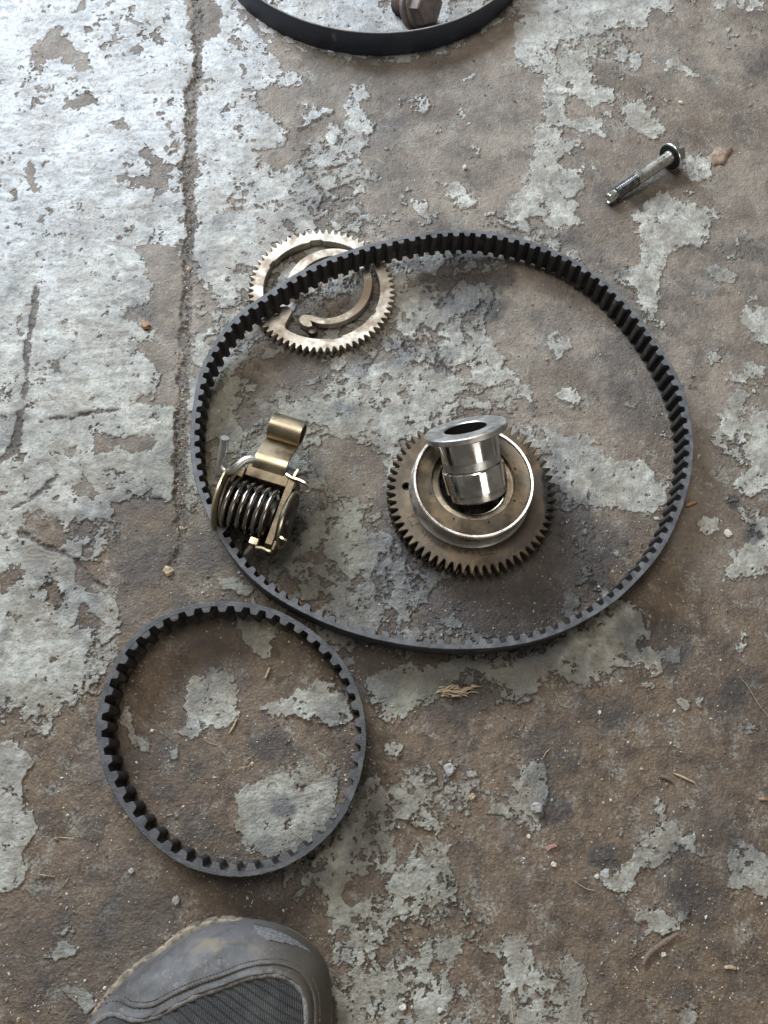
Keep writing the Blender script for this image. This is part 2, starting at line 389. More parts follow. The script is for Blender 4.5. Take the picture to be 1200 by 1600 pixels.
BARE = [
 [(47,62),(65,60),(85,44),(95,48),(115,62),(120,80),(135,82),(138,100),(146,106),(135,112),(122,118),(108,105),(95,98),(75,95),(55,108),(50,95)],
 [(103,155),(130,143),(145,148),(148,162),(105,168)], [(55,133),(85,130),(82,142),(55,142)],
 [(235,250),(265,250),(272,265),(258,290),(252,310),(236,322),(242,300),(230,290),(202,295),(215,280),(235,275)],
 [(178,270),(200,265),(205,280),(190,287),(180,280)], [(35,260),(50,258),(50,280),(70,295),(65,305),(48,300),(36,280)],
 [(55,333),(70,333),(72,345),(55,348)], [(205,68),(223,68),(220,88),(210,92)], [(105,18),(125,0),(135,0),(130,18),(112,24)],
 [(290,-20),(312,-20),(345,15),(347,55),(320,62),(298,60),(292,40)], [(148,56),(168,53),(165,62),(150,63)], [(178,50),(195,48),(194,62),(180,64)],
 [(400,135),(425,128),(460,138),(500,130),(535,150),(530,185),(490,225),(455,255),(430,265),(403,250),(403,235),(440,230),(448,205),(425,180),(405,175)],
 [(355,-5),(400,30),(450,66),(520,88),(620,92),(720,75),(805,20),(835,60),(805,95),(830,110),(860,112),(840,160),(850,190),(800,270),(760,330),(690,280),(640,262),(582,232),(580,165),(560,130),(520,135),(480,140),(470,118),(440,108),(425,90),(400,62)],
 [(215,385),(240,375),(285,385),(290,600),(280,640),(240,640),(215,620),(245,610),(250,590),(232,570),(225,555),(212,545),(240,530),(248,520),(235,520),(215,512),(195,500),(200,490),(235,470),(240,455),(225,430),(218,400)],
 [(140,700),(150,672),(180,690),(230,675),(250,690),(235,702),(180,705),(150,715)], [(115,750),(130,742),(150,770),(140,775),(120,770)],
 [(72,562),(88,562),(95,585),(86,588),(74,575)], [(100,696),(118,700),(114,716),(104,712)],
 [(170,780),(255,785),(290,790),(330,860),(420,910),(400,935),(330,945),(260,965),(205,985),(180,955),(150,930),(120,905),(118,870),(150,872),(170,862),(200,850),(175,800)],
 [(10,888),(38,885),(42,900),(30,920),(0,925),(0,905)], [(118,945),(135,942),(135,960),(165,975),(150,990),(108,985),(120,965)],
 [(35,805),(70,800),(95,815),(100,850),(80,858),(60,850),(35,835)],
 [(30,1150),(75,1145),(110,1130),(112,1100),(150,1090),(200,985),(330,960),(430,960),(560,1100),(400,1190),(450,1400),(520,1430),(530,1640),(-60,1640),(-60,1395),(40,1380),(45,1350),(40,1320),(60,1300),(50,1270),(30,1240),(25,1200),(50,1190),(35,1170)],
 [(620,1120),(680,1095),(780,1110),(840,1095),(900,1090),(960,1060),(1030,1080),(1040,1000),(1060,900),(1070,850),(1120,840),(1140,910),(1260,910),(1260,1660),(940,1660),(900,1500),(860,1450),(830,1380),(850,1280),(840,1200),(700,1190),(640,1150)],
 [(720,1270),(800,1280),(850,1300),(880,1380),(830,1430),(790,1440),(735,1440),(715,1380),(700,1340),(725,1310)],
 [(715,1480),(725,1465),(760,1490),(800,1500),(820,1510),(780,1540),(790,1640),(745,1640),(730,1540),(705,1520)],
 [(790,450),(830,430),(950,520),(1030,650),(1040,740),(960,740),(920,700),(870,690),(850,640),(820,600),(770,530),(760,480)],
 [(620,1310),(640,1290),(645,1325),(632,1350),(620,1345)], [(565,1370),(620,1365),(590,1400),(540,1420),(530,1400)], [(680,1300),(700,1290),(725,1300),(712,1325),(690,1320)],
 [(480,690),(520,680),(560,690),(600,720),(590,790),(540,770),(480,730)], [(425,555),(470,540),(520,560),(500,590),(440,600),(400,650),(395,560)],
 [(470,860),(510,850),(500,880),(480,880)], [(460,940),(520,930),(500,970),(455,965)], [(615,985),(700,900),(760,860),(900,870),(870,950),(790,1000),(700,960)],
 [(530,1160),(560,1000),(620,1010),(600,1060),(560,1160),(545,1260),(510,1320)],
]
PAINT = [
 [(460,208),(470,190),(478,165),(490,172),(515,167),(522,180),(490,195),(470,210),(455,210)],
 [(550,132),(575,135),(583,148),(565,160),(565,175),(578,185),(580,210),(575,230),(560,250),(540,245),(525,215),(545,190),(535,165),(542,150)],
 [(636,160),(670,155),(677,165),(660,173),(645,170)], [(622,157),(632,156),(632,166),(622,165)],
 [(400,62),(425,90),(440,108),(462,112),(480,125),(475,135),(460,138),(430,128),(400,140),(380,120),(380,80)],
 [(398,160),(420,180),(445,200),(445,215),(430,232),(398,235),(380,200)],
 [(712,173),(722,170),(726,178),(717,183)], [(722,186),(732,186),(731,194),(722,192)], [(674,197),(686,197),(684,205),(675,204)], [(731,230),(746,230),(742,242),(731,240)], [(717,121),(730,112),(745,113),(740,122),(722,128)],
 [(685,290),(700,285),(710,283),(730,295),(748,320),(735,330),(715,318),(700,310)], [(782,340),(800,335),(800,352),(785,350)],
 [(805,65),(815,20),(850,-20),(1045,-20),(1040,10),(1010,18),(1012,48),(1002,53),(985,48),(975,28),(962,45),(945,55),(925,62),(910,50),(885,52),(868,64),(858,60),(850,70),(853,95),(900,85),(925,80),(935,100),(925,115),(930,135),(955,138),(958,155),(935,170),(925,168),(905,150),(898,130),(875,125),(860,107),(825,107),(803,90)],
 [(955,92),(975,73),(990,88),(1000,92),(1008,103),(995,107),(975,98)], [(1040,85),(1065,80),(1068,95),(1075,110),(1088,120),(1085,128),(1070,122),(1065,115),(1045,113),(1038,95)],
 [(978,155),(1000,155),(1010,168),(1020,175),(1015,185),(1030,192),(1040,200),(1040,208),(1015,213),(990,200),(975,165)],
 [(840,140),(870,122),(882,140),(880,160),(890,185),(925,178),(945,195),(957,212),(940,213),(910,208),(880,195),(870,230),(880,265),(915,275),(918,290),(900,310),(915,340),(920,352),(895,357),(860,345),(850,330),(830,340),(810,352),(795,350),(800,320),(820,290),(800,280),(820,270),(835,240),(840,200),(860,170),(842,155)],
 [(990,335),(1010,315),(1050,305),(1090,310),(1112,350),(1105,370),(1090,388),(1065,390),(1040,400),(1035,430),(1035,465),(1022,488),(1005,480),(985,450),(955,435),(958,422),(990,412),(1005,395),(1000,365)],
 [(1105,425),(1130,412),(1145,430),(1147,440),(1130,446),(1112,440)], [(1165,460),(1185,455),(1187,462),(1170,467)], [(1060,245),(1090,240),(1110,255),(1108,285),(1090,290),(1070,270)],
 [(1155,480),(1180,474),(1260,470),(1260,530),(1185,540),(1175,520),(1155,505)], [(1135,585),(1160,580),(1175,570),(1200,575),(1190,590),(1170,595),(1150,595)],
 [(1150,-10),(1190,-10),(1200,20),(1176,22),(1158,12)], [(1115,-10),(1140,-10),(1135,15),(1122,12)],
 [(1130,630),(1145,610),(1175,615),(1165,630),(1160,640),(1200,640),(1260,640),(1260,770),(1150,770),(1140,760),(1165,730),(1160,700),(1170,680),(1130,660)],
 [(855,520),(870,515),(890,530),(880,560),(870,570),(855,545)], [(865,610),(885,605),(900,600),(912,620),(900,630),(870,620)], [(980,627),(995,625),(995,634),(980,634)],
 [(850,660),(880,680),(920,675),(960,720),(1010,720),(1050,760),(1040,795),(980,800),(900,790),(880,770),(870,720),(855,690)],
 [(1080,810),(1120,805),(1130,825),(1105,832),(1090,825)], [(1170,812),(1260,805),(1260,830),(1180,825)], [(1145,858),(1200,850),(1260,850),(1260,900),(1160,900)],
 [(850,1010),(900,985),(940,950),(980,948),(1000,960),(1005,990),(1000,1010),(1030,1013),(1050,1010),(1065,1000),(1062,1010),(1050,1040),(1020,1055),(1000,1040),(980,1050),(950,1050),(935,1068),(920,1075),(905,1085),(890,1075),(870,1055),(850,1060)],
 [(1005,1068),(1025,1055),(1030,1075),(1010,1080)], [(1055,1088),(1065,1086),(1075,1094),(1082,1089),(1092,1090),(1093,1102),(1075,1110),(1058,1100)], [(1157,1130),(1166,1132),(1175,1130),(1183,1132),(1182,1143),(1168,1147),(1160,1143)], [(1147,990),(1165,985),(1170,1005),(1155,1012)],
 [(570,1060),(600,1045),(680,1030),(850,1030),(860,1060),(820,1095),(812,1098),(800,1090),(790,1070),(760,1060),(700,1075),(690,1090),(640,1115),(632,1128),(610,1128),(600,1105),(580,1100)],
 [(600,1155),(615,1150),(632,1165),(630,1180),(605,1176)],
 [(285,1158),(290,1120),(300,1070),(325,1045),(350,1050),(370,1080),(372,1110),(355,1130),(330,1135),(312,1157)], [(190,1110),(205,1100),(215,1140),(232,1160),(228,1178),(215,1170),(200,1140)],
 [(360,958),(440,965),(450,980),(425,1005),(418,1030),(400,1020),(385,1005),(365,990)], [(400,1110),(430,1095),(470,1075),(500,1060),(540,1080),(555,1110),(540,1125),(510,1135),(480,1125),(460,1115),(430,1118)],
 [(365,1240),(400,1215),(430,1200),(500,1195),(530,1240),(520,1290),(470,1330),(420,1345),(390,1330),(370,1300)], [(262,1172),(280,1165),(278,1182),(267,1186)], [(262,1268),(275,1270),(270,1282)],
 [(68,1490),(80,1482),(92,1460),(105,1447),(112,1455),(110,1470),(116,1482),(108,1492),(85,1508),(70,1500)], [(102,1545),(120,1540),(140,1550),(155,1570),(130,1592),(115,1565)], [(115,1418),(122,1414),(120,1430),(114,1430)],
 [(-60,1160),(30,1155),(55,1190),(40,1210),(30,1240),(50,1275),(58,1300),(45,1320),(38,1340),(45,1355),(38,1380),(15,1392),(-60,1385)],
 [(138,935),(165,930),(185,940),(187,955),(175,975),(150,965),(138,950)], [(345,905),(372,903),(400,925),(380,935),(350,925)],
 [(1000,1300),(1025,1275),(1020,1245),(1030,1243),(1040,1255),(1040,1270),(1060,1290),(1065,1305),(1072,1293),(1085,1297),(1090,1325),(1103,1335),(1095,1340),(1070,1335),(1050,1340),(1030,1355),(1000,1365),(990,1380),(965,1400),(945,1390),(935,1370),(960,1355),(985,1340),(985,1315)],
 [(957,1300),(968,1302),(965,1312),(957,1310)],
 [(1132,1340),(1150,1312),(1168,1325),(1200,1340),(1260,1345),(1260,1400),(1200,1402),(1160,1385),(1140,1390),(1135,1370)],
 [(992,1415),(1015,1410),(1030,1400),(1045,1420),(1055,1430),(1070,1420),(1080,1430),(1080,1445),(1060,1455),(1045,1460),(1020,1452),(1005,1465),(995,1478),(985,1470),(1000,1450),(990,1430)],
 [(870,1500),(880,1485),(895,1490),(915,1510),(915,1545),(905,1570),(930,1585),(935,1660),(790,1660),(800,1580),(850,1565),(875,1570)],
 [(790,1450),(830,1450),(835,1490),(850,1520),(865,1540),(860,1550),(835,1535),(800,1540)], [(1050,1580),(1070,1568),(1090,1580),(1085,1620),(1050,1620)],
 [(820,1190),(850,1200),(852,1255),(845,1290),(832,1298),(815,1275),(800,1270),(800,1210)],
]
JOINT = [(312,-60),(310,0),(308,60),(306,100),(310,115),(300,140),(298,200),(293,270),(297,340),(293,400),(291,480),(288,560),(284,640),(283,700),(282,780),(284,830),(272,880)]
CRACKS = [([(-30,745),(0,722),(25,700),(35,640),(42,560),(50,500),(57,452)], 4.5, 1.0), ([(60,660),(85,654),(110,655),(150,645),(185,640)], 2.2, 1.1),
          ([(33,833),(60,850),(95,862),(120,875),(140,905),(165,922)], 3.5, 1.6), ([(20,795),(60,772),(90,745)], 3.0, .7)]
# oil stains and soft dark spots near belts: x, y, radius, darkness, wetness
DARK_SPOTS = [(640,890,75,.75,.95),(590,905,40,.35,.6),(700,905,70,.7,.6),(850,885,95,.55,.55),(810,840,60,.85,.9),(870,790,40,.6,.7),(700,965,80,.45,.3),(790,985,70,.45,.3),(730,432,45,.65,.4),(765,480,28,.75,.95),(680,430,40,.3,.5),
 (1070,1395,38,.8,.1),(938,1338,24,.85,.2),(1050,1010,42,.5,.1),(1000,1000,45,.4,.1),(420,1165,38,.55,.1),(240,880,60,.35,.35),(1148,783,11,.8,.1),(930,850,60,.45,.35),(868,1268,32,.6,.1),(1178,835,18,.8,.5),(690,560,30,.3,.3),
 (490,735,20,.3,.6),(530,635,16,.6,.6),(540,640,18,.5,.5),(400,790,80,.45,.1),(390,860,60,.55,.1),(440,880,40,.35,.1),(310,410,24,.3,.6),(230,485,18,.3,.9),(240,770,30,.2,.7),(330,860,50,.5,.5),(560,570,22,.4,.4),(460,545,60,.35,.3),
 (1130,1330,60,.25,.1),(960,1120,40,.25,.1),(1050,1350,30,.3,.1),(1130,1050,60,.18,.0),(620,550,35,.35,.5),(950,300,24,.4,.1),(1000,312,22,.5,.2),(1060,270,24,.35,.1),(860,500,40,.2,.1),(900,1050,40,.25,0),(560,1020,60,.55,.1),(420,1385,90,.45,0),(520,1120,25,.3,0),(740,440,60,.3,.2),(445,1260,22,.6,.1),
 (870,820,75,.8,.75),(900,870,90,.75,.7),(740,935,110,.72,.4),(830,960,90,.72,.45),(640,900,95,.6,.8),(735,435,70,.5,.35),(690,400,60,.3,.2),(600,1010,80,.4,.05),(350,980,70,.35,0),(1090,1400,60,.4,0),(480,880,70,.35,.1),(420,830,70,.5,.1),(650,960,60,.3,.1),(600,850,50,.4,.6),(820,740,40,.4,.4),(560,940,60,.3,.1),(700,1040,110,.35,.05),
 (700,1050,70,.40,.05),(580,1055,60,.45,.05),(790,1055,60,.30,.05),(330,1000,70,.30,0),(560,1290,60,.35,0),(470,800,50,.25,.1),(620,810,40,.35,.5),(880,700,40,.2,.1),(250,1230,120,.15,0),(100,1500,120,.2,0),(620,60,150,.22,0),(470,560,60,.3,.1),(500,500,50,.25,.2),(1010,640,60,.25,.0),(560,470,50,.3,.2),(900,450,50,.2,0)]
def floor_eval(x, y):
    """heights (m) and material fields for floor points"""
    px, py = proj(x, y)
    X, Y = x * 1000, y * 1000
    w1 = fbm(X, Y, 16, 5, 11, .6); w2 = fbm(X, Y, 16, 5, 23, .6)
    f1 = fbm(X, Y, 3.6, 4, 35, .7); f2 = fbm(X, Y, 3.6, 4, 41, .7)
    qx = px + 11 * w1 + 5.5 * f1; qy = py + 11 * w2 + 5.5 * f2
    gx = np.clip(qx / 100 - .5, 0, 10.999); gy = np.clip(qy / 100 - .5, 0, 14.999)
    ix = gx.astype(int); iy = gy.astype(int); fx = gx - ix; fy = gy - iy
    fx = fx * fx * (3 - 2 * fx); fy = fy * fy * (3 - 2 * fy)
    C = (COV[iy, ix] * (1 - fx) + COV[iy, ix + 1] * fx) * (1 - fy) + (COV[iy + 1, ix] * (1 - fx) + COV[iy + 1, ix + 1] * fx) * fy
    inside = (px > -200) & (px < 1400) & (py > -200) & (py < 1800)
    C = np.where(inside, C, .45)
    nz = fbm(X, Y, 22, 7, 3, .70)
    scuff = np.clip(1 - np.abs(C - .55) * 3.2, 0, 1)
    nz = nz * (1 - .6 * scuff) + fbm(X, Y, 8.5, 5, 14, .68) * .75 * scuff
    F = (C - .5 + nz * .62) * 42
    F = np.clip(F, -14, 14)
    def sd(poly):
        p = np.array(poly, float); x0, y0 = p.min(0) - 6; x1, y1 = p.max(0) + 6
        idx = np.nonzero((qx > x0) & (qx < x1) & (qy > y0) & (qy < y1))
        if len(idx[0]) == 0: return None, None
        a = qx[idx]; b = qy[idx]; d2 = np.full(a.shape, 1e9); ins = np.zeros(a.shape, bool)
        for k in range(len(p)):
            ax, ay = p[k - 1]; bx, by = p[k]; ex, ey = bx - ax, by - ay
            t = np.clip(((a - ax) * ex + (b - ay) * ey) / (ex * ex + ey * ey + 1e-9), 0, 1)
            d2 = np.minimum(d2, (a - ax - t * ex) ** 2 + (b - ay - t * ey) ** 2)
            if ey != 0:
                c = ((ay > b) != (by > b)) & (a < ex * (b - ay) / ey + ax); ins ^= c
        return idx, np.sqrt(d2) * np.where(ins, 1, -1)
    for q in BARE:
        idx, d = sd(q)
        if idx is None: continue
        s = np.clip(d, 0, 14); F[idx] = np.where(d > 0, np.minimum(F[idx], -s - 0.4), F[idx]); scuff[idx] *= np.where(d > 0, .45, 1)
    for q in PAINT:
        idx, d = sd(q)
        if idx is None: continue
        s = np.clip(d, 0, 14); F[idx] = np.where(d > 0, np.maximum(F[idx], s + 0.4), F[idx]); scuff[idx] = np.where(d > 0, np.maximum(scuff[idx] * .5, .42 * sstep(900, 1150, py[idx])), scuff[idx])
    # pits and worn spots in the paint
    pit = fbm(X, Y, 6.0, 5, 77, .65)
    F = F - sstep(.36, .70, pit) * 16
    lowz = sstep(880, 1100, py) * sstep(480, 560, px)
    F = F - sstep(.12, .55, fbm(X, Y, 4.2, 5, 131, .7)) * 13 * lowz - sstep(.30, .8, fbm(X, Y, 17, 5, 141, .65)) * 12 * lowz
    F = F + sstep(.66, .9, fbm(X, Y, 9, 4, 88, .6)) * 14 * (C > .1)
    def pd(line):
        d = np.full(x.shape, 1e9); L = np.array(line, float)
        a = px + 4.5 * w1 + 2 * f1; b = py + 4.5 * w2
        for k in range(len(L) - 1):
            ax, ay = L[k]; ex, ey = L[k + 1] - L[k]
            t = np.clip(((a - ax) * ex + (b - ay) * ey) / (ex * ex + ey * ey), 0, 1)
            d = np.minimum(d, np.hypot(a - ax - t * ex, b - ay - t * ey))
        return d
    z = fbm(X, Y, 95, 3, 5) * .55 - .5
    rough = fbm(X, Y, 9, 5, 51, .62)
    rid = fbm(X * .55, Y * 1.5, 7, 4, 61, .6)
    warm = sstep(520, 1150, py + 60 * w1) * .95 + .12 * w2 + .18
    warm = np.clip(warm + .35 * fbm(X, Y, 60, 3, 66), 0, 1)
    paintm = sstep(-.8, .8, F)
    z += paintm * (.46 + (.25 + 1.5 * np.clip(fbm(X, Y, 38, 2, 151), 0, 1)) * np.exp(-np.clip(F, 0, 20) / 3.2)) + (1 - paintm) * (-.12 + .12 * np.clip(-F / 14, 0, 1))
    tl = sstep(700, 250, py + .55 * px); z += fbm(X, Y, 2.6, 3, 161, .6) * .16 * warm * (1 - paintm); z += rough * .32 + paintm * rid * (.40 + .35 * tl) + f1 * (.12 + .14 * warm * (1 - paintm))
    dj = pd(JOINT); jn = 7.5 + 4.5 * f2 + 3 * w1
    jm = sstep(jn + 3, jn - 3, dj)
    z -= jm * (1.5 + 1.1 * f1 + .5 * rough); z -= sstep(22, 5, dj) * .6
    F = np.where(jm > .3, -8, F); F = F - sstep(20, 7, dj + 7 * w2) * 10
    jd = jm * (.36 + .25 * np.clip(f1, -1, 1))
    for line, wd, dep in CRACKS:
        d = pd(line); m = sstep(wd + 2.5, wd - 2, d + 3.0 * f1 - 1.5 * w1) * np.clip(.75 + .6 * w2, .15, 1); z -= m * dep; F = F - m * 22; jd = np.maximum(jd, m * .45)
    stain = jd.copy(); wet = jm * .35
    for sx, sy, r, dk, wt in DARK_SPOTS:
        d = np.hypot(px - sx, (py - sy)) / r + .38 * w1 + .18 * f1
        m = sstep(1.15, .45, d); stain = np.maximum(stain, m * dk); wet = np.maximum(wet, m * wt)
    z += wet * (fbm(X, Y, 5.5, 4, 171, .65) * .75)
    stain = np.clip(stain + .16 * sstep(.1, .6, w2) + .34 * sstep(.18, .75, fbm(X, Y, 48, 5, 121, .6)) * (1 - .7 * tl), 0, 1)
    g = sstep(240, 100, np.hypot((px - 400) * .9, (py - 820) * .75)) * .8
    g = np.maximum(g, sstep(70, 20, np.abs(py - 1062)) * sstep(540, 620, px) * sstep(900, 780, px) * .9)
    g = np.maximum(g, sstep(60, 20, np.hypot(px - 770, py - 470)) * .8)
    g = np.maximum(g, sstep(110, 40, np.hypot((px - 800) * .8, py - 985)) * .7)
    g = np.maximum(g, sstep(320, 60, np.hypot((px - 560), (py - 1400) * .9)) * .35)
    pale = sstep(700, 250, py + .55 * px + 70 * w1)
    return z * MM, F, stain, wet, warm, np.clip(g, 0, 1), scuff, pale
def build_floor():
    # rows follow the depth of the picture, so the mesh is as fine as the picture needs everywhere
    ys_px = np.arange(1740, -150, -1.72)
    yw = np.array([P(600, q).y for q in ys_px])
    x0 = np.array([P(-110, q).x for q in ys_px]); x1 = np.array([P(1310, q).x for q in ys_px])
    n = 830; u = np.linspace(0, 1, n)
    ext = np.cumsum(.004 * 1.35 ** np.arange(18))
    cols_l = -ext[::-1]; cols_r = 1 + ext
    u = np.concatenate([cols_l, u, cols_r])
    yw = np.concatenate([yw[0] - (np.cumsum(.002 * 1.35 ** np.arange(18)))[::-1], yw, yw[-1] + np.cumsum(.003 * 1.35 ** np.arange(18))])
    x0 = np.concatenate([[x0[0]] * 18, x0, [x0[-1]] * 18]); x1 = np.concatenate([[x1[0]] * 18, x1, [x1[-1]] * 18])
    X = x0[:, None] + (x1 - x0)[:, None] * u[None, :]; Y = np.repeat(yw[:, None], len(u), 1)
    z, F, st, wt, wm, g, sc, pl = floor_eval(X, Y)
    nr, nc = X.shape
    me = bpy.data.meshes.new('floor'); me.vertices.add(nr * nc)
    me.vertices.foreach_set('co', np.stack([X, Y, z], -1).ravel().astype(np.float32))
    i = np.arange(nr * nc).reshape(nr, nc)
    q = np.stack([i[:-1, :-1], i[:-1, 1:], i[1:, 1:], i[1:, :-1]], -1).reshape(-1, 4)
    me.loops.add(q.size); me.loops.foreach_set('vertex_index', q.ravel().astype(np.int32))
    me.polygons.add(len(q)); me.polygons.foreach_set('loop_start', (np.arange(len(q)) * 4).astype(np.int32))
    me.update(calc_edges=True); me.shade_smooth()
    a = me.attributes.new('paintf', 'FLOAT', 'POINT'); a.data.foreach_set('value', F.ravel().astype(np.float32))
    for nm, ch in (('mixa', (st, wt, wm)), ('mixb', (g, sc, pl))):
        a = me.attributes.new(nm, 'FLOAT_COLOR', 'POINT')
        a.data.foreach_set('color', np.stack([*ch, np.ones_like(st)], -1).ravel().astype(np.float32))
    me.materials.append(M['floor']); o = link('floor', me); tag(o, 'old concrete workshop floor with flaking grey green paint', kind='structure')
build_floor()
def zf(p): return float(floor_eval(np.array([p[0]]), np.array([p[1]]))[0][0])

# ------------------------------------------------------------------ belts
class Curve:
    def __init__(s, pts):
        c = catmull(pts, 12, True); s.p = np.array([(q.x, q.y, q.z) for q in c])
        for _ in range(14): s.p = .25 * np.roll(s.p, 1, 0) + .5 * s.p + .25 * np.roll(s.p, -1, 0)
        if sum(s.p[i - 1, 0] * s.p[i, 1] - s.p[i, 0] * s.p[i - 1, 1] for i in range(len(s.p))) < 0: s.p = s.p[::-1]
        d = np.linalg.norm(np.roll(s.p, -1, 0)[:, :2] - s.p[:, :2], axis=1); s.cum = np.concatenate([[0], np.cumsum(d)]); s.L = s.cum[-1]
        s.pp = np.vstack([s.p, s.p[:1]])
    def at(s, t):
        t = t % s.L
        g = lambda q: np.array([np.interp(q % s.L, s.cum, s.pp[:, k]) for k in range(3)])
        p = g(t); e = g(t + .0015) - g(t - .0015); e[2] = 0; e /= np.linalg.norm(e)
        return Vector(p), Vector((-e[1], e[0], 0))     # point on the outer top edge, inward normal
def belt(name, label, cat, px_pts, h, pitch, th, td, ztop, mats, group=None, toothed=True, fuzz=0.0, ph=0.0):
    cv = Curve([P(x, y, ztop(x, y)) for x, y in px_pts])
    N = round(cv.L / pitch); pit = cv.L / N
    c = Vector(cv.p.mean(0)); root = thing(name, label, cat, (c.x, c.y, 0), group)
    ns = N * 6; V, F, MI = [], [], []
    prof = [(.0003, 0), (0, .0004), (0, h - .0005), (.0004, h), (th, h), (th, 0)]; m = len(prof)
    for i in range(ns):
        p, nn = cv.at(i * cv.L / ns); 
        for k, (a, z) in enumerate(prof):
            f = random.uniform(-fuzz, fuzz) if k in (3,) else 0
            V.append(Vector((p.x, p.y, 0)) + nn * (a + f) + Vector((0, 0, p.z - h + z + (f if k in (3, 4) else 0))))
    for i in range(ns):
        j = (i + 1) % ns
        for k in range(m):
            l = (k + 1) % m; F.append((i * m + k, j * m + k, j * m + l, i * m + l)); MI.append(1 if k in (2, 3) else (2 if k == 4 else 0))
    mk('belt_band', (V, F, MI), [mats[0], mats[1], mats[2]], root, 50)
    if toothed:
        s = pit / .008
        shp = [(-3.0, -.05), (-2.5, .35), (-2.05, td * .55), (-1.75, td * .85), (-1.2, td), (1.2, td), (1.75, td * .85), (2.05, td * .55), (2.5, .35), (3.0, -.05)]
        for k in range(N):
            t0 = k * pit + ph; V, F, MI = [], [], []
            jt = random.uniform(.93, 1.05); jz = random.uniform(-fuzz, fuzz)
            for z, ins in ((0.0, 0), (h - .0004, 0), (h - .00004 + jz, .25)):
                for a, d in shp:
                    sc = 1 - ins / 3
                    p, nn = cv.at(t0 + a * s * MM * sc * jt)
                    dd = d * (1 - ins / max(td, .1)) if d > 0 else d
                    V.append(Vector((p.x, p.y, p.z - h + z)) + nn * (th + dd * MM * jt))
            m = len(shp)
            for r in range(2):
                for i in range(m):
                    j = (i + 1) % m; F.append((r * m + i, r * m + j, (r + 1) * m + j, (r + 1) * m + i)); MI.append(1 if r == 1 else 0)
            F.append(tuple(2 * m + i for i in range(m))); MI.append(1)
            mk('tooth', (V, F, MI), [mats[2], mats[1]], root, 40)
    return root, cv
big_pts = [(297,700),(298,660),(303,620),(312,580),(328,545),(350,512),(375,487),(400,468),(430,448),(462,427),(500,407),(540,392),(580,380),(620,371),(660,363),(700,359),(740,359),(780,364),(820,373),(860,387),(900,406),(940,432),(975,465),(1005,500),(1030,535),(1052,572),(1068,608),(1078,645),(1084,685),(1083,720),(1078,755),(1068,790),(1052,830),(1030,868),(1000,903),(965,937),(920,967),(870,991),(820,1006),(770,1013),(720,1015),(670,1013),(620,1006),(570,995),(520,979),(470,956),(430,933),(390,902),(360,867),(335,827),(315,785),(303,745)]
def ztop_big(x, y):
    d = max(0, math.hypot((x - 500) * .8, (y - 420)) - 95)
    return .0185 + .0068 * math.exp(-(d / 110) ** 2)
BELTS = []
_r, _c = belt('timing_belt', 'large black toothed timing belt standing on edge around the gear and spring part', 'timing belt', big_pts, .018, .008, .0026, 3.1, ztop_big,
     (M['rub_back'], M['rub_edge'], M['rub_dark']), 'toothed rubber belts', fuzz=.00008)
small_pts = [(150,1150),(152,1110),(162,1070),(180,1030),(205,997),(238,970),(275,952),(315,942),(350,939),(390,942),(430,952),(467,971),(502,996),(533,1028),(555,1065),(568,1105),(573,1150),(568,1195),(555,1240),(535,1280),(505,1315),(465,1345),(420,1364),(375,1371),(330,1367),(285,1352),(245,1325),(210,1290),(180,1245),(160,1200)]
BELTS.append((_c, 1500))
_r, _c = belt('timing_belt', 'small dusty toothed belt loop lying nearest the shoe', 'timing belt', small_pts, .0185, .00952, .0027, 3.4, lambda x, y: .0188,
     (M['rub_back'], M['rub_edge2'], M['rub_dark']), 'toothed rubber belts', fuzz=.00022, ph=.003)
BELTS.append((_c, 1300))
# smooth belt cut by the top of the picture: circle through its visible lower edge
vis = [(373, 0), (402, 31), (465, 65), (527, 83), (590, 89), (652, 81), (715, 62), (757, 42), (798, 8)]
A = np.array([[*(2 * P(x, y).xy), 1] for x, y in vis]); b = np.array([P(x, y).xy.length_squared for x, y in vis])
so = np.linalg.lstsq(A, b, rcond=None)[0]; cx, cy = so[0], so[1]; R = math.sqrt(so[2] + cx * cx + cy * cy)
def plain_belt():
    hh, th = .0195, .0028
    root = thing('ribbed_belt', 'smooth backed navy belt loop cut off by the top of the photo', 'drive belt', (cx, cy, 0))
    prof = [(R - .0003, 0), (R, .0004), (R + .0004, hh * .5), (R, hh - .0005), (R - .0003, hh), (R - .0013, hh - .0001)]
    V, F = lathe(prof + [(R - .0013, .0001)], 220, True); 
    F2 = F; m = 7; MI = [1 if (i % m) in (4, 3) else 0 for i in range(len(F2))]
    mk('belt_back', ([Vector(v) + Vector((cx, cy, 0)) for v in V], F2, MI), [M['navy'], M['navy_edge']], root, 60)
    for k in range(6):
        z0 = .0012 + k * (hh - .0024) / 6; z1 = z0 + (hh - .0024) / 6
        pr = [(R - .00131, z0), (R - .00131, z1), (R - th, z1 - .0010), (R - th, z0 + .0010)]
        v, f = lathe(pr, 160, True); mk('rib', ([Vector(p) + Vector((cx, cy, 0)) for p in v], f), M['rub_dark'], root, 30)
plain_belt()

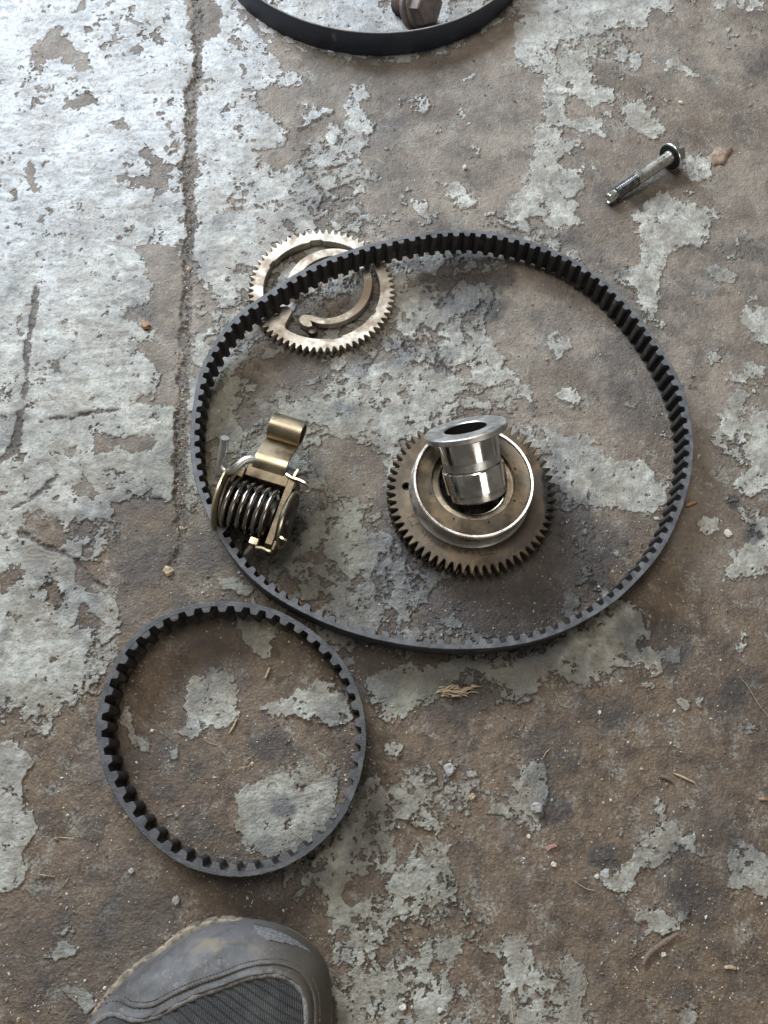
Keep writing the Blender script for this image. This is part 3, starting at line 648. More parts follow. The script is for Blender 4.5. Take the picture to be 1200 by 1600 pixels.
# ------------------------------------------------------------------ thin ring gear under the belt
def ring_gear():
    t = .0062; c = P(503, 451, t); o = c.copy(); o.z = 0
    root = thing('ring_gear', 'thin pale ring gear lying flat half under the timing belt', 'gear', (o.x, o.y, .0003))
    rt = (P(618, 451, t) - P(388, 451, t)).length / 2; rr = rt - .0036
    L = lambda x, y: (P(x, y, t) - c).xy
    angb = math.atan2(L(440, 490).y, L(440, 490).x)           # boss direction
    def rin(a):
        r = rt - .0105
        d = (a - angb + PI) % (2 * PI) - PI
        r -= .0135 * math.exp(-(d / .20) ** 4)
        for q, w in ((math.radians(97), .10), (math.radians(150), .07), (math.radians(-28), .06), (math.radians(-75), .08)):
            e = (a - q + PI) % (2 * PI) - PI
            if abs(e) < w: r += .0011
        return r
    hole = [Vector(L(431, 488)) + Vector((.0029 * math.cos(2 * PI * i / 20) * (1 + .12 * math.sin(6 * PI * i / 20)), .0029 * math.sin(2 * PI * i / 20))) for i in range(20)]
    v, f = plate(gear_outline(66, rr, rt), [circ(0, 240, f=rin), hole], .0003, t, .00035)
    mk('toothed_ring', ([Vector(p) + o for p in v], f), M['gear_pale'], root, 30)
    # spring ring: open C inside the gear, with a lug at its lower left end
    ctr = [(452,452),(462,425),(482,405),(510,394),(540,395),(562,408),(574,430),(573,455),(562,477),(543,492),(520,500),(500,500),(487,496)]
    pts = catmull([Vector((*L(x, y), 0)) for x, y in ctr], 8)
    n = len(pts); out, inn = [], []
    for i, p in enumerate(pts):
        e = (pts[min(i + 1, n - 1)] - pts[max(i - 1, 0)]).normalized(); nn = Vector((-e.y, e.x, 0)); w = .0030 * (1.22 - .45 * i / n)
        out.append((p + nn * w).xy); inn.append((p - nn * w).xy)
    lug = [L(487,503), L(488,508), L(482,510), L(474,508), L(468,503), L(467,497), L(471,492), L(477,490), L(486,491)]
    e0, e1 = out[-1], inn[-1]
    loop = out + ([Vector(q) for q in lug] if (Vector(lug[0]) - e0).length < (Vector(lug[-1]) - e0).length else [Vector(q) for q in lug[::-1]]) + inn[::-1]
    v, f = plate(loop, [], .0005, t - .0006, .0003)
    mk('spring_ring', ([Vector(p) + o for p in v], f), M['gear_pale'], root, 30)
    q = P(488, 517, .002); v, f = lathe([(.0032, 0), (.0034, .0012), (.0030, .0030), (.0012, .0034), (.0009, .0026), (0.0, .0026)], 24)
    mk('stop_pin', ([Vector(p) + Vector((q.x, q.y, .0005)) for p in v], f), M['gear_dark'], root)
ring_gear()

# ------------------------------------------------------------------ main gear with hub
def text_mesh(s, size):
    c = bpy.data.curves.new('t', 'FONT'); c.body = s; c.size = size; c.extrude = .00004; c.offset = .00006; c.align_x = 'CENTER'; c.align_y = 'CENTER'; c.resolution_u = 3
    o = bpy.data.objects.new('t', c); COL.objects.link(o); me = bpy.data.meshes.new_from_object(o)
    V = [v.co.copy() for v in me.vertices]; F = [tuple(p.vertices) for p in me.polygons]
    bpy.data.objects.remove(o); bpy.data.curves.remove(c); bpy.data.meshes.remove(me); return V, F
ZT = .0125; ZH = .030
GC = P(737.5, 768, ZT); GR = (P(870, 768, ZT) - P(605, 768, ZT)).length / 2
HC = P(740, 750, ZH); G0 = Vector((GC.x, GC.y, 0)); HO = Vector((HC.x - GC.x, HC.y - GC.y))
HR = (P(835, 750, ZH) - P(645, 750, ZH)).length / 2
HOLE = HR * .555
def main_gear():
    root = thing('hub_gear', 'thick brown oily gear with a raised round hub and stamped lettering', 'gear', (G0.x, G0.y, .0003))
    ho = [circ(HOLE, 64, HO.x, HO.y)]
    v, f = plate(gear_outline(62, GR - .0052, GR - .0004, ph=.035), ho, .0003, .0060, .0003)
    mk('lower_toothed_plate', ([Vector(p) + G0 for p in v], f), M['gear_dark'], root, 30)
    h1 = (P(635, 760, ZT) - GC).xy
    v, f = plate(gear_outline(62, GR - .0052, GR), ho + [circ(.0024, 24, h1.x, h1.y)], .0064, ZT, .00045)
    mk('toothed_plate', ([Vector(p) + G0 for p in v], f), M['gear_oil_shade'], root, 30)
    h0 = Vector((HC.x, HC.y, 0))
    # hub body: fillet, wall, bright rim, dished face, counterbore, bore
    r = HR
    rim = [(r + .0012, ZT + .00005), (r + .0012, ZT + .0022), (r + .0004, ZT + .0030), (r - .0008, ZT + .0045), (r - .0010, ZH - .0055), (r - .0004, ZH - .0045), (r, ZH - .0036), (r, ZH - .0007), (r - .0006, ZH), (r - .0018, ZH - .0001), (r - .0022, ZH - .0012)]
    v, f = lathe(rim, 160); f = [q for q in f if len(q) == 4]
    mk('hub_wall', ([Vector(p) + h0 for p in v], f), M['bright'], root, 40)
    face = [(r - .0022, ZH - .0012), (r - .0035, ZH - .0016), (HOLE + .0048, ZH - .0016), (HOLE + .0044, ZH - .0020)]
    v, f = lathe(face, 160); f = [q for q in f if len(q) == 4]
    mk('hub_face', ([Vector(p) + h0 for p in v], f), M['gear_brown'], root, 40)
    race = [(HOLE + .0044, ZH - .0020), (HOLE + .0043, ZH - .0048), (HOLE + .0008, ZH - .0048), (HOLE + .0006, ZH - .0043), (HOLE, ZH - .0046), (HOLE, .0062), (HOLE, .0004)]
    v, f = lathe(race, 128); f = [q for q in f if len(q) == 4]
    mk('hub_bore', ([Vector(p) + h0 for p in v], f), M['race'], root, 40)
    for k in range(8):                         # small drilled dimples round the face
        a = 2 * PI * k / 8 + .3; q = h0 + Vector((math.cos(a), math.sin(a), 0)) * (HOLE + .0068)
        v, f = lathe([(.0008, 0), (.0007, .0002), (.0004, .0001), (0.0, .00002)], 12)
        mk('oil_hole', ([Vector(p) + q + Vector((0, 0, ZH - .00158)) for p in v], f), M['black'], root)
    # stamped frames and letters
    def frame_mark(px, py, w, h, ang):
        c = P(px, py, ZT).xy - GC.xy; cs, sn = math.cos(ang), math.sin(ang)
        rr = lambda a, b: Vector((c.x + a * cs - b * sn, c.y + a * sn + b * cs))
        o = [rr(-w, -h), rr(w, -h), rr(w, h), rr(-w, h)]; k = .00035; i = [rr(-w + k, -h + k), rr(w - k, -h + k), rr(w - k, h - k), rr(-w + k, h - k)]
        v, f = plate(o, [i], ZT + .00002, ZT + .00012, .00002)
        mk('stamped_frame', ([Vector(p) + G0 for p in v], f), M['black'], root)
    frame_mark(648, 812, .0036, .0031, .52); frame_mark(762, 858, .0055, .0034, .16)
    def arc_text(s, px0, px1, size):
        a0 = P(*px0, ZT).xy - GC.xy; a1 = P(*px1, ZT).xy - GC.xy
        t0, t1 = math.atan2(a0.y, a0.x), math.atan2(a1.y, a1.x); rr = (a0.length + a1.length) / 2
        parts = []
        for i, ch in enumerate(s):
            if ch == ' ': continue
            a = t0 + (t1 - t0) * i / (len(s) - 1)
            Mx = Matrix.Translation(G0 + Vector((rr * math.cos(a), rr * math.sin(a), ZT + .00006))) @ Matrix.Rotation(a + PI / 2, 4, 'Z')
            parts.append(xf(text_mesh(ch, size), Mx))
        mk('stamped_lettering', join(*parts), M['black'], root, 0)
    arc_text('L590H3AN', (660, 832), (697, 854), .0037); arc_text('GHT', (718, 861), (738, 863), .0034)
    v, f = text_mesh('OC9 J', .0036)
    p = [Vector((q.x / (HR + .0), q.y, q.z)) for q in v]; a0 = math.radians(-92)
    w = [h0 + Vector(((HR - .0009 + .00006) * math.cos(a0 + q.x), (HR - .0009 + .00006) * math.sin(a0 + q.x), (ZT + ZH) / 2 + .0005 + q.y)) for q in p]
    mk('rim_lettering', (w, f), M['gear_dark'], root, 0)
main_gear()

# ------------------------------------------------------------------ flanged sleeve leaning in the bore
def sleeve():
    e = math.radians(38); az = math.radians(90 + 17)
    ax = Vector((math.cos(e) * math.cos(az), math.cos(e) * math.sin(az), math.sin(e)))
    tgt = P(727, 668, .052)                   # centre of the flange face
    root = thing('flanged_sleeve', 'shiny flanged steel sleeve leaning in the bore of the brown gear', 'sleeve', (tgt - ax * .036))
    rb, rf, ri = .0172, .0240, .0124; L = .042
    Mx = frame(tgt - ax * L, ax)
    ring = lambda pr: (lambda vf: (vf[0], [q for q in vf[1] if len(q) == 4]))(lathe(pr, 128))
    mk('flange', xf(lathe([(ri, L - .0038), (rb, L - .0038), (rf - .0005, L - .0038), (rf, L - .0033), (rf, L - .0006), (rf - .0005, L), (ri + .0006, L), (ri, L - .0006)], 128, True), Mx), M['satin'], root, 30)
    mk('upper_barrel', xf(ring([(rb - .0008, L - .0037), (rb - .0008, L - .0046), (rb, L - .0050), (rb, L - .0172), (rb - .0002, L - .0174)]), Mx), M['chrome'], root, 30)
    mk('groove_band', xf(ring([(rb - .0003, L - .0174), (rb - .0003, L - .0217), (rb - .0009, L - .0218), (rb - .0009, L - .0224)]), Mx), M['satin'], root, 30)
    mk('lower_barrel', xf(ring([(rb - .0009, L - .0224), (rb + .0006, L - .0227), (rb + .0011, L - .0233), (rb + .0011, L - .0360), (rb - .0002, L - .0366), (rb - .0004, .0012), (rb - .0018, 0), (ri, 0)]), Mx), M['chrome'], root, 30)
    mk('bore', xf(ring([(ri, 0), (ri - .0001, L * .5), (ri, L - .0046), (ri - .0002, L - .0007)][::-1]), Mx), M['black'], root, 30)  # steel bore coloured black to paint in the shade inside it
sleeve()

# ------------------------------------------------------------------ flange bolt
def hexagon(r, c=.0): return [Vector((r * math.cos(PI / 3 * i), r * math.sin(PI / 3 * i))) for i in range(6)]
def flange_bolt():
    a = P(1046, 246, .0100); b = P(950, 311, .0044); ax = (a - b).normalized(); L = (a - b).length
    root = thing('flange_bolt', 'shiny hex flange bolt lying alone near the right edge', 'bolt', (b.x, b.y, 0))
    Mx = frame(b, ax, (0, 0, 1))
    fr = .0103
    mk('bearing_face', xf((lambda q: (q[0], [k for k in q[1] if len(k) == 4]))(lathe([(.0043, L - .0004), (fr - .0009, L - .0005), (fr - .0007, L - .00002)], 64)), Mx), M['black'], root, 40)
    mk('flange', xf(lathe([(.0, L - .0006), (fr - .0009, L), (fr - .0002, L + .0002), (fr, L + .0006), (fr - .0004, L + .0014), (.0070, L + .0024), (.0, L + .0026)], 64), Mx), M['bolt'], root, 40)
    v, f = plate([p for p in hexagon(.0080)], [], L + .002, L + .0092, .0007, False)
    mk('hex_head', xf((v, f), Mx @ Matrix.Rotation(.4, 4, 'Z')), M['bolt'], root, 25)
    mk('shank', xf(lathe([(.0040, .027), (.0046, .0275), (.0046, L - .0025), (.0050, L - .0012), (.0052, L - .0003)], 40), Mx), M['bolt'], root, 40)
    # threads: one ridge per turn
    pr = [(.0034, .0065)]; z = .0068; 
    while z < .0268:
        pr += [(.0038, z), (.0048, z + .0006), (.0048, z + .00085), (.0038, z + .00145)]; z += .0016
    mk('thread', xf(lathe(pr, 40), Mx), M['bolt_thread'], root, 20)
    mk('pilot_tip', xf(lathe([(0, .0012), (.0025, .0010), (.0030, 0.0), (.0037, .0002), (.0039, .0010), (.0039, .0050), (.0035, .0066)], 32), Mx), M['bolt'], root, 30)
flange_bolt()

# ------------------------------------------------------------------ rusty bolt standing in the top belt
def rusty_bolt():
    hc = P(660, 8, .0175); ax = Vector((.62, -.62, .42)).normalized()
    root = thing('hex_bolt', 'rusty brown hex bolt with thick washer inside the top belt', 'bolt', (hc.x, hc.y, 0))
    Mx = frame(hc, ax, (0, 0, 1))
    R0 = .0165
    v, f = plate(hexagon(.0142), [], -.001, .0095, .0009, False); mk('hex_head', xf((v, f), Mx @ Matrix.Rotation(.25, 4, 'Z')), M['rust'], root, 25)
    mk('head_flange', xf(lathe([(0, -.0032), (.0150, -.0032), (.0158, -.0026), (.0158, -.0016), (.0140, -.0006), (0, -.0006)], 64), Mx), M['rust'], root, 35)
    mk('washer', xf(lathe([(.008, -.0080), (R0 + .001, -.0080), (R0 + .0018, -.0072), (R0 + .0018, -.0046), (R0 + .001, -.0038), (.008, -.0038)], 72, True), Mx), M['rust'], root, 35)
    pr = [(.0065, -.030)]; z = -.030
    while z < -.010: pr += [(.0066, z), (.0076, z + .0007), (.0066, z + .0014)]; z += .0016
    pr += [(.0074, -.0095), (.0074, -.003)]
    mk('shank', xf(lathe(pr, 40), Mx), M['rust'], root, 30)
rusty_bolt()

# ------------------------------------------------------------------ torsion spring tensioner
def tensioner():
    zc = .0205
    a = P(355, 783, zc); b = P(429, 806, zc); u = (b - a).normalized(); c = (a + b) / 2
    root = thing('belt_tensioner', 'bronze spring loaded tensioner with coil spring and hooked wire at left', 'belt tensioner', (c.x, c.y, 0))
    s = Vector((0, 0, 1)).cross(u).normalized()                     # towards the top of the picture
    Lc = Matrix((u, s, Vector((0, 0, 1)))).transposed().to_4x4(); Lc.translation = Vector((c.x, c.y, 0))
    def W(p): return Lc @ Vector(p)
    def loc(px, py, z): return Lc.inverted() @ P(px, py, z)
    AX = Lc @ Matrix.Translation((0, 0, zc)) @ Matrix.Rotation(PI / 2, 4, 'Y')      # lathe axis along u
    # coil spring
    turns, rc, rw = 6.2, .0146, .00150; u0, u1 = -.0152, .0142; path = []
    for i in range(int(turns * 40) + 1):
        t = i / 40; an = 2 * PI * t + 1.2
        path.append(W((u0 + (u1 - u0) * t / turns, rc * math.sin(an), zc + rc * math.cos(an))))
    mk('coil_spring', tube(path, rw, 12), M['spring'], root, 60)
    mk('spring_core', xf(lathe([(.0092, -.018), (.0095, .016)], 40), AX), M['gear_dark'], root, 40)
    # left plate, big yellow zinc disc seen edge on, and a second thin dished one
    dc = AX @ Matrix.Translation((0, .0035, .003))
    mk('end_disc', xf(lathe([(.0, -.0205), (.0210, -.0205), (.0220, -.0200), (.0220, -.0190), (.0210, -.0186), (.012, -.0186), (.0, -.0180)], 72), dc), M['zinc'], root, 35)
    mk('spring_seat', xf(lathe([(.0, -.0182), (.0165, -.0182), (.0172, -.0176), (.0168, -.0166), (.0120, -.0160), (.0, -.0158)], 64), dc), M['spring'], root, 35)
    # cast frame: back bar, side cheek with boss
    def lb(name, x0, x1, y0, y1, z0, z1, m, c=.0005, rot=0.0):
        Mx = Lc @ Matrix.Translation(((x0 + x1) / 2, (y0 + y1) / 2, 0)) @ Matrix.Rotation(rot, 4, 'Z')
        return mk(name, xf(rbox((x0 - x1) / 2, (x1 - x0) / 2, (y0 - y1) / 2, (y1 - y0) / 2, z0, z1, c), Mx), m, root, 30)
    lb('back_bar', -.0100, .0215, .0168, .0252, .010, .0268, M['bronze'])
    lb('bar_lug', -.0135, -.0095, .0140, .0212, .016, .0285, M['bronze'])
    # cheek: rounded plate across the axis
    ch = [(-.0215, .0105), (-.0215, .0215), (-.0185, .0250), (.0080, .0275), (.0235, .0275), (.0250, .0250), (.0250, .0110), (.0180, .0040), (.0060, .0012), (-.0100, .0012), (-.0190, .0050)]
    v, f = plate([Vector(p) for p in ch], [], .0160, .0208, .0005)
    Ck = Lc @ Matrix(((0, 0, 1, 0), (1, 0, 0, 0), (0, 1, 0, 0), (0, 0, 0, 1)))     # (y, z, thickness) -> (u)
    mk('side_cheek', xf((v, f), Ck), M['bronze'], root, 30)
    mk('cheek_flange', xf(rbox(-.0215, .0150, .0208, .0228, .0215, .0250, .0004), Lc @ Matrix(((0, 1, 0, 0), (1, 0, 0, 0), (0, 0, 1, 0), (0, 0, 0, 1)))), M['bronze'], root, 30)
    mk('end_cap', xf(lathe([(.0, .0208), (.0155, .0208), (.0162, .0214), (.0162, .0230), (.0150, .0240), (.0090, .0243), (.0085, .0256), (.0060, .0262), (.0, .0262)], 64), AX), M['gear_dark'], root, 35)
    mk('cap_ring', xf(lathe([(.0162, .0226), (.0176, .0226), (.0180, .0232), (.0176, .0240), (.0162, .0240)], 72, True), AX), M['zinc'], root, 35)
    # arm strip: profile in the (y, z) plane, swept along u, ending in an open roll
    prof = [(.0238, .0262), (.0270, .0284), (.0315, .0290), (.0360, .0278), (.0405, .0258), (.0440, .0250)]
    rc2, cy2, cz2 = .0074, .0528, .0250
    roll = [(cy2 + rc2 * math.cos(q), cz2 + rc2 * math.sin(q)) for q in [math.radians(205 + i * 15) for i in range(0, 25)]]
    roll = [(cy2 + rc2 * math.cos(q), cz2 + rc2 * math.sin(q)) for q in [math.radians(200 - i * 15) for i in range(0, 23)]]
    prof = [Vector((*p, 0)) for p in prof[:-1]] + [Vector((*p, 0)) for p in roll]
    prof = [prof[i] for i in range(len(prof))]; pc = catmull(prof, 4); n = len(pc); th = .0011
    V, F = [], []
    for i, p in enumerate(pc):
        e = (pc[min(i + 1, n - 1)] - pc[max(i - 1, 0)]).normalized(); nn = Vector((-e.y, e.x, 0))
        fr = i / n; uo = .0012 + .0015 * math.sin(fr * 3); w = .0100
        ua, ub = (uo - w * (1.0 if fr < .85 else 1.0) + .0015, uo + w + .0015)
        for uu, o_ in ((ua, th), (ub, th), (ub, -th), (ua, -th)):
            q = p + nn * o_; V.append(W((uu, q.x, q.y)))
    for i in range(n - 1):
        for k in range(4):
            l = (k + 1) % 4; F.append((i * 4 + k, i * 4 + l, (i + 1) * 4 + l, (i + 1) * 4 + k))
    F += [(0, 1, 2, 3), tuple(4 * (n - 1) + k for k in (3, 2, 1, 0))]
    mk('rolled_arm', (V, F), M['bronze_arm'], root, 30)
    # hooked wire: rises at the left, runs in to the disc
    wp = [P(351, 684, .056), P(349, 705, .048), P(345, 724, .040), P(351, 735, .038), P(362, 735, .039), P(372, 728, .041), P(382, 720, .042), P(392, 717, .0415), P(398, 717, .041)]
    mk('hooked_wire', tube(catmull(wp, 6), .0024, 16), M['satin'], root, 50)
    wr = [P(376, 731, .0385), P(368, 740, .037), P(356, 760, .031), P(345, 785, .026), P(336, 812, .018), P(333, 828, .010)]
    mk('wire_arc', tube(catmull(wr, 6), .0010, 10), M['zinc'], root, 50)
    # yellow zinc clips, pin and latch
    def strip(name, pts, w, m=M['zinc'], th=.0006):
        pts = catmull(pts, 4); V, F = [], []
        for i, p in enumerate(pts):
            e = (pts[min(i + 1, len(pts) - 1)] - pts[max(i - 1, 0)]).normalized(); k = Vector((0, 0, 1)); a_ = e.cross(k)
            a_ = a_.normalized() if a_.length > .1 else u
            for q in (-a_ * th - k * w, a_ * th - k * w, a_ * th + k * w, -a_ * th + k * w): V.append(p + q)
        for i in range(len(pts) - 1):
            for k in range(4):
                l = (k + 1) % 4; F.append((i * 4 + k, i * 4 + l, (i + 1) * 4 + l, (i + 1) * 4 + k))
        F += [(3, 2, 1, 0), tuple(4 * (len(pts) - 1) + k for k in range(4))]
        mk(name, (V, F), m, root, 40)
    strip('upper_clip', [P(447, 741, .028), P(456, 747, .029), P(466, 750, .029), P(476, 755, .029), P(483, 761, .028), P(484, 767, .027), P(479, 769, .026)], .0013)
    strip('clip_tab', [P(459, 746, .030), P(462, 740, .030), P(466, 734, .0305)], .0009)
    strip('side_clip', [P(441, 820, .029), P(438, 830, .029), P(436, 837, .029), P(442, 842, .029), P(448, 845, .0285)], .0010)
    strip('lower_clip', [P(400, 856, .020), P(410, 857, .021), P(421, 862, .021), P(428, 858, .022), P(431, 851, .023)], .0018)
    mk('latch_pin', tube([P(393, 853, .020), P(379, 870, .014)], .0014, 14), M['wire'], root, 50)
    mk('short_pin', tube([P(384, 846, .017), P(380, 862, .010)], .0016, 14), M['wire'], root, 50)
    p0 = loc(397, 842, .024); lb('latch_block', p0.x - .0030, p0.x + .0026, p0.y - .0030, p0.y + .0016, .012, .0225, M['zinc'])
    p0 = loc(408, 828, .026); lb('latch_tooth', p0.x - .0022, p0.x + .0022, p0.y - .0025, p0.y + .0025, .014, .0262, M['bronze'])
tensioner()

# ------------------------------------------------------------------ work shoe
def shoe():
    zc = .026
    out = [(128,1610),(150,1578),(175,1550),(205,1522),(240,1497),(270,1477),(300,1460),(330,1449),(355,1445),(385,1445),(415,1449),(445,1459),(470,1474),(490,1491),(503,1509),(511,1530),(516,1560),(518,1600),(516,1650),(508,1720),(480,1850),(462,1960),(420,2040),(350,2070),(280,2040),(215,1950),(165,1840),(128,1740),(112,1660)]
    # the part outside the frame is laid out straight on the floor behind the toe
    def Q(x, y): return P(x, min(y, 1700), zc) + Vector((0, -(max(0, y - 1700)) * .00033, 0))
    pts = [Q(x, y) for x, y in out]
    cv = Curve([Vector((p.x, p.y, 0)) for p in pts])
    ctr = Vector(cv.p.mean(0)); root = thing('work_shoe', "scuffed grey leather toe of a person's work shoe", 'shoe', (ctr.x, ctr.y, 0))
    NA, NR = 420, 150
    base = []; 
    for i in range(NA):
        p, n = cv.at(cv.L * i / NA); base.append((Vector((p.x, p.y)), Vector((n.x, n.y))))
    toe = P(395, 1436, zc).xy; heel = Q(330, 2060).xy; axd = (heel - toe); SL = axd.length; axd = axd / SL; axn = Vector((-axd.y, axd.x))
    # spine: rings shrink towards the long axis of the shoe
    def spine(p):
        t = min(max((p - toe).dot(axd), SL * .20), SL * .86); return toe + axd * t
    seam_px = [(60,1700),(105,1640),(160,1597),(205,1596),(240,1590),(275,1572),(310,1556),(350,1542),(385,1530),(410,1527),(430,1528),(450,1536),(465,1550),(474,1570),(476,1600),(474,1660)]
    def top(fr, t):   # height over the floor; fr 0 edge..1 spine, t 0 toe..1 heel
        crown = .050 + .040 * sstep(.12, .55, t)
        return .015 + (crown - .015) * (1 - (1 - fr) ** 2.7) ** (1 / 2.2)
    seam = [P(x, y, .050 if y < 1600 else .052).xy for x, y in seam_px]; sm = catmull([Vector((*q, 0)) for q in seam], 8); SN = np.array([(q.x, q.y) for q in sm])
    SP = np.array([tuple(P(x, y, .05).xy) for x, y in [(474,1660),(476,1700),(476,3000),(-400,3000),(-200,1800)]]); poly = np.vstack([SN, SP])
    def inpoly(x, y):
        ins = np.zeros(x.shape, bool)
        for k in range(len(poly)):
            ax_, ay_ = poly[k - 1]; bx_, by_ = poly[k]
            if by_ != ay_: ins ^= ((ay_ > y) != (by_ > y)) & (x < (bx_ - ax_) * (y - ay_) / (by_ - ay_) + ax_)
        return ins
    XY = np.zeros((NR, NA, 2)); FR = np.zeros((NR, NA))
    for i, (p, n) in enumerate(base):
        s_ = spine(p)
        for r in range(NR):
            fr = (r / (NR - 1)); q = p.lerp(s_, fr); XY[r, i] = q; FR[r, i] = fr
    T = ((XY[..., 0] - toe.x) * axd.x + (XY[..., 1] - toe.y) * axd.y) / SL
    Zt = top(FR, np.clip(T, 0, 1))
    d = np.full(FR.shape, 1e9)
    for k in range(len(SN) - 1):
        e = SN[k + 1] - SN[k]; w = XY - SN[k]; t = np.clip((w @ e) / (e @ e), 0, 1); d = np.minimum(d, np.linalg.norm(w - t[..., None] * e, axis=-1))
    knit = inpoly(XY[..., 0], XY[..., 1]); sdist = np.where(knit, -d, d)
    Zt = Zt + sstep(-.0008, .0012, sdist) * .0026 - .0014 * np.exp(-((sdist - .0035) / .0006) ** 2) * (sdist > 0)
    # ribs of the knitted panel
    rb = (XY[..., 0] * .50 + XY[..., 1] * .86); Zt = Zt + np.where(knit, np.sin(rb / .0030 * 2 * PI) * .0005, 0)
    Zt += fbm(XY[..., 0] * 1000, XY[..., 1] * 1000, 30, 3, 9) * .0009 - .0006 * sstep(.80, .97, 1 - np.abs(fbm(XY[..., 0] * 700 + XY[..., 1] * 500, XY[..., 1] * 1500 - XY[..., 0] * 900, 26, 3, 19))) * ~knit
    # rubber toe guard on the front right
    tg = [(376,1436),(386,1450),(400,1463),(418,1472),(440,1477),(464,1486),(484,1499),(500,1513),(560,1480),(470,1370),(372,1370)]
    poly_keep = poly; poly = np.array([tuple(P(x, y, .040).xy) for x, y in tg]); guard = inpoly(XY[..., 0], XY[..., 1]) & (FR < .6) & (FR > .001); 
    def near(d0): return None
    Zt = Zt + guard * .0013
    lower = np.stack([XY[0, :, 0], XY[0, :, 1], np.full(NA, .010)], -1)
    V = [Vector(p) for p in lower] + [Vector((XY[r, i, 0], XY[r, i, 1], Zt[r, i])) for r in range(NR) for i in range(NA)]
    FL, FK, FG = [], [], []
    for i in range(NA):
        j = (i + 1) % NA; FL.append((i, j, NA + j, NA + i))
        for r in range(NR - 1):
            q = (NA + r * NA + i, NA + r * NA + j, NA + (r + 1) * NA + j, NA + (r + 1) * NA + i)
            (FG if guard[r, i] else FK if knit[r, i] else FL).append(q)
    mk('leather_upper', (V, FL), MS['leather'], root, 0 or 50); mk('knit_panel', (V, FK), MS['knit'], root, 60); mk('toe_guard', (V, FG), MS['guard'], root, 50)
    def onsurf(q, dz):
        k = np.argmin((XY[..., 0] - q[0]) ** 2 + (XY[..., 1] - q[1]) ** 2); return Vector((q[0], q[1], float(Zt.ravel()[k]) + dz))
    mk('seam_piping', tube([onsurf(q, -.0006) for q in SN[::2]], .0013, 8), MS['piping'], root, 60)
    # stitches beside the seam
    st = []; SNo = SN
    nrm = np.gradient(SNo, axis=0); nrm /= np.linalg.norm(nrm, axis=1)[:, None]; nrm = np.stack([-nrm[:, 1], nrm[:, 0]], 1)
    if inpoly(*(np.array([v_]) for v_ in (SNo[60] + nrm[60] * .004)))[0]: pass
    for off in (.0042, .0060):
        for k in range(4, len(SNo) - 1, 1):
            p = SNo[k] + nrm[k] * off; p2 = SNo[min(k + 1, len(SNo) - 1)] + nrm[k] * off
            st.append(tube([onsurf(p, .0001), onsurf(p * .4 + p2 * .6, .0003)], .00028, 5))
    so_ = mk('stitching', join(*st), MS['thread'], root, 0)
    # sole with a scalloped, lifted welt
    lo = []
    for i in range(NA):
        p, n = base[i]; s_ = i / NA * cv.L / .0088
        lf = sstep(.0, -.022, (p.x - toe.x)); k = (.0015 + .0010 * (abs(((s_ % 1) - .5) * 2) < .80) + .0006 * math.sin(s_ * 1.7)) * lf - .0012 * (1 - lf)
        lo.append(p - n * k)
    v, f = plate(lo, [], .0005, .0165, .0008); mk('sole', (v, f), MS['sole'], root, 30)
def mat_leather():
    t = NT('scuffed_leather'); n1 = t.noise(28, 5, .6); n2 = t.noise(160, 5, .65); n3 = t.noise(2400, 3, .6)
    col = t.mix(t.ss(n1, .38, .62), (.040, .036, .031), (.105, .100, .098))
    col = t.mix(t.ss(n2, .55, .75, 0, .5), col, (.20, .20, .21))
    sx = t.t.nodes.new('ShaderNodeSeparateXYZ'); t.t.links.new(t.co, sx.inputs[0])
    xx = t.math('MULTIPLY_ADD', n1, .05); t.t.nodes[-1].inputs[2].default_value = -.025; xx = t.math('ADD', xx, sx.outputs[0])
    col = t.mix(t.ss(xx, .012, .040, 0, .8), col, (.060, .048, .034))
    col = t.mix(t.ss(t.noise(42, 4, .6, dist=.5), .54, .70, 0, .7), col, (.19, .145, .090))
    col = t.mix(t.ss(t.noise(700, 4, .7), .60, .72, 0, .6), col, (.24, .22, .19))
    col = t.mix(t.ss(t.noise(85, 6, .7), .54, .66, 0, .45), col, (.045, .040, .036))
    return t.pbr(Base_Color=col, Roughness=t.ss(n1, .35, .65, .66, .46), Normal=t.bump(t.math('ADD', n3, t.math('MULTIPLY', n2, 1.6)), .00040, .8))
def mat_knit():
    t = NT('grey_knit'); n1 = t.noise(90, 4); n3 = t.noise(3000, 2)
    w = t.n('ShaderNodeTexWave', {'Vector': t.co, 'Scale': 330.0, 'Distortion': 2.0}, 1)
    col = t.mix(t.ss(n3, .4, .65), (.010, .010, .010), (.045, .044, .042))
    return t.pbr(Base_Color=t.mix(t.ss(n1, .4, .7, 0, .3), col, (.09, .08, .07)), Roughness=.9, Normal=t.bump(t.math('ADD', n3, w), .0004, .7))
MS = {'leather': mat_leather(), 'knit': mat_knit(), 'guard': plain('worn_grey_rubber', (.080, .078, .078), (.175, .170, .165), .7, 700, .0006),
      'piping': plain('dusty_piping', (.085, .080, .075), (.16, .15, .135), .85, 900, .0005), 'thread': plain('brown_thread', (.06, .05, .04), (.10, .08, .065), .9, 900, .0001),
      'sole': plain('dusty_tan_rubber', (.085, .070, .052), (.24, .195, .14), .85, 160, .0008)}
shoe()

